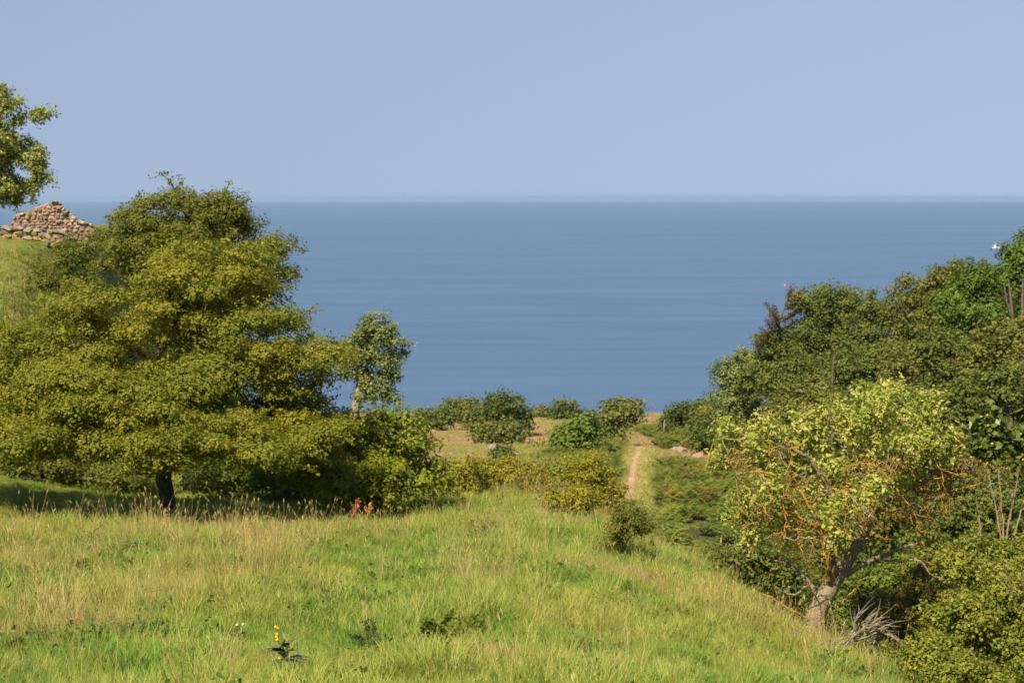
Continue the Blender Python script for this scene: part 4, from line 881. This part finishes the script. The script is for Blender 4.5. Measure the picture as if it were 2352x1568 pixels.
def boulder(lab, px, py, wpx, m, seed, y0=66, flat=.6):
    q = np.random.default_rng(seed); x, y = ground_px(px, py, y0); s = wpx * mpp(y); me = rock_mesh('boulder', seed, STONE[m])
    o = link('boulder', me); o.location = (x, y, hz(x, y) + s * flat * .30); o.scale = (s * 1.15, s * .9, s * flat * 1.2); o.rotation_euler = (q.normal(0, .2), q.normal(0, .2), q.uniform(0, 3)); tag(o, lab, 'boulder', 'rocks on the hill by the track')
for i, (lab, px, py, wd, m) in enumerate([
    ('pale flat rock in the dry grass below the lone oak', 1131, 1036, 24, 1), ('small pinkish rock right of the flat pale one', 1190, 1046, 16, 0), ('pale rock by the bracken edge above the rose bush', 1226, 1072, 26, 2),
    ('tallest pinkish outcrop rock in the bracken right of the track', 1572, 1024, 22, 0), ('pinkish rock just below the tallest outcrop rock', 1567, 1040, 22, 0), ('grey slanting rock left of the outcrop', 1556, 1036, 20, 1), ('rounded pink rock under the outcrop', 1578, 1052, 16, 0), ('grey rock stepping down right of the outcrop', 1586, 1062, 18, 1),
    ('bright pink rock at the elder leaf tips', 1605, 1054, 24, 0), ('small grey rock in the bare patch below the outcrop', 1552, 1062, 12, 1), ('pale rock low in the bracken below the pink rock', 1606, 1092, 16, 2), ('small pale rock lowest in the bracken', 1612, 1108, 10, 2), ('flat pale stone at the edge of the upper track', 1502, 1021, 18, 2), ('little stone under the wind-shaped thorn tree', 1394, 1042, 14, 0)]):
    boulder(lab, px, py, wd, m, 450 + i)

def post(lab, px, py, hpx, seed):
    x, y = ground_px(px, py, 66); h = hpx * mpp(y) + .1; z = hz(x, y); tb = Tubes(); tb.add([(x, y, z - .1), (x + .01, y, z + h * .5), (x + .05, y, z + h)], [.085, .08, .07], 8); off = np.array([x, y, z])
    tb.add([(x + .05, y, z + h - .002), (x + .05, y, z + h + .03)], [.07, .01], 8)
    o = link('fence_post', tb.mesh('fence_post', BARK['dead'], off)); o.location = off; tag(o, lab, 'post', 'wooden fence posts')
post('weathered wooden fence post under the dark thorn tree', 1525, 1003, 36, 1)
post('small wooden post behind the trunk of the dark thorn tree', 1602, 1005, 22, 2)
post('thin wooden post at the left of the wind-shaped thorn tree', 1381, 1045, 26, 3)

# ------------------------------------------------------------------ weeds and small plants of the meadow
def vert_leaf(L, W, mat, name, curl=.25, nseg=4):
    """A broad pointed leaf with a raised keel, 16 triangles."""
    V = []; F = []
    for i in range(nseg + 1):
        u = i / nseg; wv = W * math.sin(math.pi * min(.97, u * .92 + .06)) ** .8; z = -curl * L * u * u + .12 * L * u
        V += [(-wv, L * u, z + .16 * wv), (0, L * u, z), (wv, L * u, z + .16 * wv)]
    for i in range(nseg):
        a = 3 * i; F += [(a, a + 1, a + 4, a + 3), (a + 1, a + 2, a + 5, a + 4)]
    return mesh_np(name, np.array(V), np.array(F), mat, v=np.full(len(V), .4), smooth=True)
M_mull = plain_mat('mullein_leaf', (.045, .075, .025), (.075, .11, .035), rough=.6, scale=14)
M_yel = plain_mat('yellow_flower', (.75, .50, .015), (.85, .62, .03))
M_red = plain_mat('dock_red', (.30, .085, .05), (.38, .13, .075))
M_rust = plain_mat('dock_rust', (.45, .24, .06), (.52, .30, .08))
M_stem = plain_mat('green_stem', (.12, .12, .03), (.17, .15, .05))
M_purple = plain_mat('thistle_purple', (.28, .08, .36), (.40, .14, .48))
M_white = plain_mat('white_petal', (.75, .74, .68), (.82, .81, .76))
def mullein():
    q = np.random.default_rng(500); x, y = ground_px(655, 1552); z = hz(x, y); off = np.array([x, y, z]); m = mpp(y)
    t = thing('mullein_plant', 'dark broad-leaved mullein rosette with tall thin seed spikes', 'plant', off)
    tb = Tubes(); tb.add([(0, 0, -.05), (.01, 0, .1), (0, 0, 22 * m + .05), (-.03, 0, 60 * m), (-.06, .0, 135 * m)], [.02, .018, .014, .010, .005], 6)
    tb.add([(.01, 0, 55 * m), (.08, .02, 90 * m), (.09, .02, 125 * m)], [.007, .006, .003], 5); tb.add([(.01, 0, 50 * m), (.13, -.02, 75 * m), (.15, -.02, 105 * m)], [.006, .005, .003], 5)
    st = tb.mesh('stem', M_stem, np.zeros(3)); link('stem', st, t)
    me = vert_leaf(.30, .075, M_mull, 'mullein_leaf')
    for k in range(11):
        o = link('leaf', me, t); h = q.uniform(.08, .30); o.location = (0, 0, h); s = q.uniform(.65, 1.1) * (1.1 - h); o.scale = (s, s, s); o.rotation_euler = (q.uniform(-.1, .45), q.normal(0, .15), k * 2.4 + q.normal(0, .2))
    for k in range(4):
        o = link('leaf', me, t); o.location = (0, 0, .32); o.scale = (.5, .5, .5); o.rotation_euler = (.7, 0, k * 1.57 + .4)
mullein()
def flower_mesh(mat, r=.02):
    lv = Leaves(510); q = np.random.default_rng(511); a = np.arange(7) * .9; p = np.stack([np.cos(a) * r * .6, np.sin(a) * r * .6, q.normal(0, r * .3, 7)], 1)
    lv.add(p, q.normal(0, .5, (7, 3)) + np.array([0, -.8, .5]), r * 1.4, .5); return lv.mesh('flower', mat, np.zeros(3), wide=.45)
FL_Y = flower_mesh(M_yel, .017); FL_W = flower_mesh(M_white, .014); FL_P = flower_mesh(M_purple, .028)
def yellow_spike():
    x, y = ground_px(641, 1528); off = np.array([x, y, hz(x, y)]); m = mpp(y); t = thing('mullein_spike', 'thin upright spike with bright yellow flowers left of the rosette', 'flower', off)
    tb = Tubes(); tb.add([(0, 0, -.05), (.0, 0, 40 * m), (-.01, 0, 105 * m)], [.008, .007, .004], 5); st = link('stem', tb.mesh('stem', M_stem, np.zeros(3)), t)
    for (dx, h) in ((-6, 93), (-4, 90), (-5, 77), (-5, 70), (-4, 67), (-3, 62), (1, 20)):
        o = link('flower', FL_Y, st); o.location = (dx * m, -.012, h * m); o.rotation_euler = (0, 0, h)
yellow_spike()
def dock(lab, px, py, top, mat, seed, name='dock_plant', group='seeding dock plants in the meadow'):
    q = np.random.default_rng(seed); x, y = ground_px(px, py); off = np.array([x, y, hz(x, y)]); m = mpp(y); e = np.array([(top[0] - px) * m, 0, (py - top[1]) * m])
    t = thing(name, lab, 'plant', off, group); tb = Tubes(); tb.add([(0, 0, -.05), e * .4 + [-.02, 0, 0], e], [.010, .008, .004], 6); lv = Leaves(seed)
    for k in range(9):
        u = q.uniform(.45, .9); a = e * u; d = unit(e + q.normal(0, .35, 3) * np.linalg.norm(e)) * (1 - u + .1) * np.linalg.norm(e) * .55; tb.add([a, a + d], [.005, .002], 4); lv.sprig(a, a + d, 34, .022, .5)
    lv.sprig(e * .6, e, 70, .024, .5); link('stem', tb.mesh('stem', mat, np.zeros(3)), t); link('seed_head', lv.mesh('seed_head', mat, np.zeros(3)), t)
dock('tall red seeding dock leaning right before the thicket', 795, 1232, (826, 1142), M_red, 520)
dock('rust-yellow seeding dock right of the tall red one', 838, 1222, (852, 1152), M_rust, 521)
dock('short reddish dock on the meadow edge, upper of two', 1562, 1268, (1558, 1232), M_red, 522)
dock('short reddish dock on the meadow edge, lower of two', 1588, 1282, (1586, 1252), M_red, 523)
dock('little red dock by the left edge below the ruin', 20, 690, (22, 668), M_red, 524)
def thistle():
    x, y = ground_px(800, 1160); off = np.array([x, y, hz(x, y)]); m = mpp(y); t = thing('thistle_plant', 'spiny thistle with two purple flower heads before the thicket', 'plant', off); q = np.random.default_rng(530)
    tb = Tubes(); lv = Leaves(531)
    for k, (dx, h) in enumerate(((2, 62), (14, 66), (-6, 38), (22, 40))):
        e = np.array([dx * m, q.normal(0, .03), h * m]); tb.add([(0, 0, -.05), e * .5 + [.01, 0, 0], e], [.010, .008, .005], 5); lv.sprig(e * .1, e * .9, 36, .075, .4)
        if k < 3:
            o = link('flower', FL_P, t); o.location = e
    link('stem', tb.mesh('stem', M_stem, np.zeros(3)), t); link('leaves', lv.mesh('leaves', LEAF['juniper'], np.zeros(3), wide=.16), t)['kind'] = 'stuff'
thistle()
def low_plant(name, lab, cat, px, py, wpx, hpx, leaf, n, size, seed, group=None, twiggy=3, flowers=0):
    q = np.random.default_rng(seed); x, y = ground_px(px, py); off = np.array([x, y, hz(x, y)]); m = mpp(y); tb = Tubes(); lv = Leaves(seed); W = wpx * m / 2; Hh = hpx * m
    for k in range(twiggy + 4):
        e = np.array([q.normal(0, W * .55), q.normal(0, W * .45), Hh * q.uniform(.45, 1.0)]); b = np.array([q.normal(0, W * .25), q.normal(0, W * .25), -.03]); mid = (b + e) / 2 + np.array([0, 0, Hh * .25]); tb.add([b, mid, e], [.007, .005, .002], 4)
        lv.sprig(mid, e, n // (2 * (twiggy + 4)), size, .5); lv.sprig(b + [0, 0, .05], mid, n // (3 * (twiggy + 4)), size, .4)
    for k in range(4): lv.pad(np.array([q.normal(0, W * .45), q.normal(0, W * .4), Hh * .3]), W * .4, n // 16, size, .6, .7, 4)
    t = thing(name, lab, cat, off, group); link('stem', tb.mesh('stem', BARK['grey'], np.zeros(3)), t); link('leaves', lv.mesh('leaves', LEAF[leaf], np.zeros(3), wide=.40), t)['kind'] = 'stuff'
    for k in range(flowers):
        o = link('flower', FL_W, t); o.location = (q.normal(0, W * .4), -W * .2, Hh * q.uniform(.4, .9))
GB = 'low bramble and seedlings in the meadow'
for i, a in enumerate([
    ('bramble_plant', 'widest bramble patch sprawling in the middle foreground', 990, 1505, 170, 95, 'bramble', 1500, .05, 0),
    ('bramble_plant', 'bramble patch at the right of the widest bramble', 1100, 1470, 80, 60, 'bramble', 520, .05, 0),
    ('blackthorn_seedling', 'dark spiny blackthorn seedling left of the widest bramble', 850, 1500, 110, 85, 'juniper', 620, .028, 0),
    ('bramble_plant', 'bramble sprig with white flowers in the left foreground', 540, 1485, 60, 60, 'weed_b', 260, .05, 3),
    ('bramble_plant', 'bramble patch low on the left slope beneath the straw tuft', 300, 1312, 80, 34, 'bramble', 380, .05, 1),
    ('bramble_plant', 'little bramble between the left slope patch and the edge', 190, 1312, 60, 34, 'bramble', 240, .05, 0),
    ('juniper_seedling', 'tiny upright dark juniper seedling near the left edge', 96, 1372, 26, 56, 'juniper', 420, .025, 0),
    ('bramble_plant', 'small bramble with dark leaves left of the middle slope', 880, 1345, 60, 30, 'bramble', 240, .05, 1),
    ('bramble_plant', 'bramble sprays low on the right of the slope', 1540, 1460, 110, 34, 'bramble', 320, .05, 2),
    ('blackthorn_seedling', 'thin twiggy seedling on the upper middle slope', 1120, 1245, 90, 60, 'hawthorn_dark', 420, .03, 0),
    ('bramble_plant', 'bramble clump below the pale dead stick', 960, 1560, 80, 40, 'bramble', 420, .05, 0),
    ('bramble_plant', 'low bramble on the right slope under the sapling', 1500, 1350, 80, 30, 'bramble', 260, .05, 0),
    ('bramble_plant', 'young green plant in the lower right grass', 1740, 1440, 60, 40, 'bramble', 260, .05, 2)]):
    nm, lab, px, py, wp, hp, lf, n, s, fl = a
    low_plant(nm, lab, 'plant', px, py, wp, hp, 'bramble' if lf == 'weed_b' else lf, n, s, 540 + i, GB, flowers=fl)
def stick(lab, a, b, Y, r, seed):
    P, Q = at(*a, Y), at(*b, Y); off = np.array([P[0], Y, hz(P[0], Y)]); q = np.random.default_rng(seed); tb = Tubes(); S = P + (Q - P) * np.linspace(0, 1, 6)[:, None] + q.normal(0, .008, (6, 3)); tb.add(S, np.linspace(r, r * .6, 6), 6)
    tb.add([S[3], S[3] + (Q - P) * .22 + [.03, 0, .0]], [r * .5, r * .3], 5); o = link('dead_stick', tb.mesh('dead_stick', BARK['dead'], off)); o.location = off; tag(o, lab, 'stick', 'dead sticks in the grass')
sy0 = ground_px(1070, 1566)[1]
stick('pale dead stick standing aslant at the bottom of the meadow', (1066, 1568), (1092, 1500), sy0, .011, 1)
stick('short dead stick left of the long pale one', (978, 1556), (962, 1530), sy0, .007, 2)
stick('thin fallen twig reaching right from the sapling', (1440, 1305), (1545, 1296), sy_ - .2, .010, 3)
stick('leaning dry stem before the thicket', (1060, 1150), (990, 1080), 50, .012, 4)

# ------------------------------------------------------------------ near hawthorn: its berried bough reaches in from the right
def near_hawthorn():
    q = np.random.default_rng(600); Y = 9.0; bx, by = 4.3, 9.6; bz = hz(bx, by); off = np.array([bx, by, bz]); t = thing('hawthorn_tree', 'nearest hawthorn whose glossy berried bough enters from the right edge', 'tree', off)
    A = lambda x, y, d=0.: at(x, y, Y + d); tb = Tubes()
    trunk = [(bx, by, bz - .2), (bx + .05, by, bz + .6), (bx - .05, by, bz + 1.3), (bx - .15, by, bz + 1.9)]; tb.add(trunk, [.14, .12, .10, .08], 9)
    bough = [trunk[2], A(2620, 1080, .3), A(2480, 1050, .1), A(2400, 1035, 0), A(2340, 1020), A(2300, 1008), A(2262, 1015), A(2240, 1025)]; tb.add(bough, [.034, .026, .020, .014, .010, .008, .006, .004], 6)
    twigs = [[(2300, 1008), (2285, 985), (2278, 960), (2274, 942)], [(2300, 1008), (2270, 990), (2245, 985), (2230, 995)], [(2340, 1020), (2335, 1000), (2342, 985)], [(2290, 1010), (2282, 1030), (2278, 1052)], [(2340, 1020), (2350, 1045), (2340, 1060)], [(2262, 1015), (2245, 1012), (2228, 1020)], [(2400, 1035), (2385, 1000), (2370, 985)], [(2320, 1012), (2312, 1000), (2310, 985)], [(2278, 960), (2262, 970), (2248, 962)], [(2262, 1015), (2255, 1035), (2246, 1040)], [(2400, 1035), (2380, 1050), (2362, 1062)]]
    mleaf = leaf_mat('hawthorn_gloss', [(.050, .085, .012), (.085, .125, .020), (.125, .150, .030)], trans=.3, rough=.35, spec=.4, attr='obj')
    lobes = [(0, 0), (.16, .16), (.40, .30), (.34, .48), (.42, .70), (.22, .74), (.12, 1.0)]
    V = [(0, 0, 0)]; pts = [(x, y) for x, y in lobes] + [(-x, y) for x, y in lobes[::-1][1:-1]]
    import bmesh
    me = bpy.data.meshes.new('hawthorn_leaf'); vv = [(x * .045, y * .045, abs(x) * .012 - y * y * .006) for x, y in pts] + [(0, .02, -.001)]; nn = len(pts)
    me.from_pydata(vv, [], [(i, (i + 1) % nn, nn) for i in range(nn)]); me.materials.append(mleaf)
    bm = bmesh.new(); bmesh.ops.create_icosphere(bm, subdivisions=1, radius=.0066); meb = bpy.data.meshes.new('berry'); bm.to_mesh(meb)
    meb.materials.append(plain_mat('berry_green', (.30, .29, .025), (.38, .33, .025), rough=.4)); meb.polygons.foreach_set('use_smooth', np.ones(len(meb.polygons), bool))
    mer = bpy.data.meshes.new('berry_red'); bm.to_mesh(mer); bm.free(); mer.materials.append(plain_mat('berry_red', (.24, .055, .04), (.32, .09, .05), rough=.4)); mer.polygons.foreach_set('use_smooth', np.ones(len(mer.polygons), bool))
    br = link('bough', tb.mesh('bough', BARK['grey'], off), t)
    tw = Tubes(); spots = []
    for pl in twigs:
        P = [A(x, y, q.normal(0, .03)) for x, y in pl]; tw.add(P, np.linspace(.005, .0018, len(P)), 5); P = np.array(P)
        for u in np.linspace(0.1, len(P) - 1, 9): spots.append(np.array([np.interp(u, np.arange(len(P)), P[:, i]) for i in range(3)]))
    for u in np.linspace(2.6, 7, 26): spots.append(np.array([np.interp(u, np.arange(8), np.array(bough)[:, i]) for i in range(3)]))
    two = link('twigs', tw.mesh('twigs', BARK['grey'], off), t)
    k = 0; fl = Leaves(605)
    for p in spots: fl.add(p + q.normal(0, .022, (7, 3)), q.normal(0, .6, (7, 3)) + np.array([0, -.3, .6]), .032, q.random(7))
    link('small_leaves', fl.mesh('small_leaves', leaf_mat('hawthorn_gloss_small', [(.040, .070, .012), (.075, .110, .020), (.120, .145, .032)], trans=.3, rough=.4, spec=.4), off, wide=.42), t)['kind'] = 'stuff'
    for p in spots:
        for _ in range(2):
            o = link('leaf', me, two); o.location = p - off + q.normal(0, .018, 3); s = q.uniform(.6, 1.0); o.scale = (s, s, s); o.rotation_euler = (q.uniform(-.6, 1.2), q.normal(0, .5), q.uniform(0, 6.28)); k += 1
    for (x, y, red) in [(2275, 942, 0), (2272, 947, 0), (2268, 953, 0), (2273, 953, 0), (2253, 957, 0), (2238, 972, 0), (2246, 980, 0), (2270, 977, 0), (2285, 978, 0), (2289, 976, 0), (2293, 973, 0), (2281, 983, 0), (2251, 1002, 0), (2255, 1007, 0), (2260, 1015, 0), (2239, 1022, 0), (2265, 1027, 0), (2235, 1030, 0), (2279, 1019, 0), (2287, 1022, 0), (2292, 1034, 0), (2231, 1050, 0), (2300, 1004, 0), (2292, 1000, 0), (2318, 1001, 0), (2329, 1002, 0), (2330, 1020, 0), (2328, 1036, 0), (2338, 995, 0), (2345, 996, 0), (2350, 1056, 0), (2248, 1023, 1), (2259, 1045, 1), (2250, 1052, 1), (2327, 1048, 1), (2313, 1076, 1), (2327, 1080, 1), (2330, 1052, 1), (2322, 1038, 0)]:
        o = link('berry', mer if red else meb, two); o.location = A(x, y, q.normal(0, .04)) - off; s = 1.25 if red else q.uniform(.9, 1.15); o.scale = (s, s, s)
    # the rest of its crown stands outside the picture to the right
    lv = Leaves(601); cs = [np.array([bx + q.normal(0, .7) + .5, by + q.normal(0, .7), bz + q.uniform(1.6, 3.6)]) for _ in range(40)]
    for c in cs:
        if c[0] > .262 * c[1] + .75: lv.pad(c, .32, 260, .045, .7)
    for (x, y, r) in ((2440, 1030, .16), (2480, 1040, .22), (2530, 1050, .26), (2580, 1045, .30), (2640, 1060, .34), (2500, 1000, .2), (2600, 1000, .3), (2680, 1010, .36), (2720, 960, .4), (2660, 930, .36)):
        for _ in range(2): lv.pad(A(x, y, q.normal(.05, .15)), r, int(2600 * r), .042, .8)
    link('crown', lv.mesh('crown', LEAF['hawthorn_dark'], off), t)['kind'] = 'stuff'
near_hawthorn()
def shoot():
    q = np.random.default_rng(620); Y = 21.0; b = at(2420, 1500, Y); off = np.array([b[0], Y, hz(b[0], Y)]); tb = Tubes(); lv = Leaves(621)
    for pts in ([(2420, 1560), (2380, 1450), (2335, 1380), (2300, 1325), (2262, 1290), (2215, 1268), (2165, 1252)], [(2335, 1380), (2310, 1310), (2300, 1270)], [(2380, 1450), (2345, 1330), (2352, 1270)], [(2262, 1290), (2255, 1310), (2240, 1330)]):
        P = np.array([at(x, y, Y) for x, y in pts]); tb.add(P, np.linspace(.012, .003, len(P)), 5)
        for i in range(len(P) - 1): lv.sprig(P[i], P[i + 1], 16 if len(pts) > 4 else 26, .042, .7)
    tb.add([off - [0, 0, .2], at(2420, 1560, Y)], [.02, .013], 5)
    t = thing('hawthorn_shoot', 'long arching shoot with pale green leaves at the right edge', 'shoot', off); link('stem', tb.mesh('stem', BARK['grey'], off), t); link('leaves', lv.mesh('leaves', LEAF['privet'], off, wide=.4), t)['kind'] = 'stuff'
shoot()

# ------------------------------------------------------------------ on the water
def boat():
    import bmesh
    a = at(2288, 571, 100.) - np.array([0, 0, CAMZ]); Y = 100 * CAMZ / -a[2]; p = np.array([a[0] * Y / 100, Y, 0.])
    t = thing('fishing_boat', 'small white fishing boat on the sea half hidden by treetops', 'boat', p)
    hull = plain_mat('boat_hull', (.72, .70, .68), (.80, .79, .77), rough=.4); red = plain_mat('boat_red', (.35, .09, .06), (.42, .12, .08)); glass = plain_mat('boat_glass', (.03, .04, .05), (.05, .06, .07), rough=.2); grey = plain_mat('boat_mast', (.5, .48, .46), (.6, .58, .56))
    def loft(name, secs, mat, par=None):
        bm = bmesh.new(); R_ = [[bm.verts.new(v) for v in s] for s in secs]
        for r0, r1 in zip(R_, R_[1:]):
            for i in range(len(r0) - 1): bm.faces.new((r0[i], r0[i + 1], r1[i + 1], r1[i]))
        bm.faces.new(R_[0]); bm.faces.new(R_[-1][::-1]); bmesh.ops.recalc_face_normals(bm, faces=bm.faces[:])
        me = bpy.data.meshes.new(name); bm.to_mesh(me); bm.free(); me.materials.append(mat); return link(name, me, par or t)
    xs = [-5, -3, 0, 3, 5, 6.2]; hw = [1.5, 1.8, 1.9, 1.6, .9, .1]; dk = [1.5, 1.4, 1.4, 1.7, 2.2, 2.6]
    loft('hull', [[(x, -h, d), (x, -h * .95, .5), (x, h * .95, .5), (x, h, d), (x, -h, d)] for x, h, d in zip(xs, hw, dk)], hull)
    loft('boot_stripe', [[(x, -h * .96 - .01, .52), (x, -h * .8, -.5), (x, h * .8, -.5), (x, h * .96 + .01, .52), (x, -h * .96 - .01, .52)] for x, h in zip(xs, hw)], red)
    wh = loft('wheelhouse', [[(x, -1.2, 1.3), (x, -1.1, 4.4), (x, 1.1, 4.4), (x, 1.2, 1.3), (x, -1.2, 1.3)] for x in (-2.4, 1.2)], hull)
    for x in (-1.7, -.6, .5): loft('window', [[(x + d, -1.24, 3.0), (x + d, -1.18, 3.9), (x + d, -1.1, 3.9), (x + d, -1.1, 3.0), (x + d, -1.24, 3.0)] for d in (-.35, .35)], glass, wh)
    tb = Tubes(); tb.add([(-.8, 0, 4.3), (-.8, 0, 8.2)], [.12, .06], 6); tb.add([(-.8, 0, 6.8), (-4.2, 0, 5.2)], [.06, .05], 5); link('mast', tb.mesh('mast', grey, np.zeros(3)), t)
    tb = Tubes(); tb.add([(-4.6, 0, 1.3), (-4.6, 0, 4.6)], [.08, .05], 6); link('stern_mast', tb.mesh('stern_mast', grey, np.zeros(3)), t)
    t.rotation_euler = (0, 0, .25)
boat()
def buoy():
    a = at(1803, 657, 100.) - np.array([0, 0, CAMZ]); Y = 100 * CAMZ / -a[2]; tb = Tubes(); tb.add([(0, 0, -.3), (0, 0, .0), (0, 0, .5), (0, 0, 1.0), (0, 0, 1.25), (0, 0, 2.4)], [.5, .75, .75, .45, .07, .05], 10); tb.add([(0, 0, 2.2), (0, 0, 2.5), (0, 0, 2.8)], [.05, .3, .02], 8)
    o = link('buoy', tb.mesh('buoy', plain_mat('buoy_red', (.55, .12, .06), (.6, .16, .08)), np.zeros(3))); o.location = (a[0] * Y / 100, Y, 0); tag(o, 'tiny red buoy floating on the sea left of the wood', 'buoy')
buoy()

# ------------------------------------------------------------------ sea air
def haze():
    import bmesh
    bm = bmesh.new(); bmesh.ops.create_cube(bm, size=1.0); me = bpy.data.meshes.new('haze'); bm.to_mesh(me); bm.free()
    m, N, L = new_mat('haze'); pv = N.new('ShaderNodeVolumePrincipled'); pv.inputs['Density'].default_value = 5.6e-5; pv.inputs['Color'].default_value = (.50, .72, 1.0, 1); pv.inputs['Anisotropy'].default_value = 0.26
    o = N.new('ShaderNodeOutputMaterial'); L.new(pv.outputs[0], o.inputs['Volume']); me.materials.append(m)
    ob = link('haze', me); ob['kind'] = 'stuff'; tag(ob, 'thin blue sea haze over the whole scene', 'haze'); top, bot = 67.0, -20.0
    ob.scale = (2 * SEA_R + 400, 2 * SEA_R + 400, top - bot); ob.location = (0, 0, (top + bot) / 2)
haze()
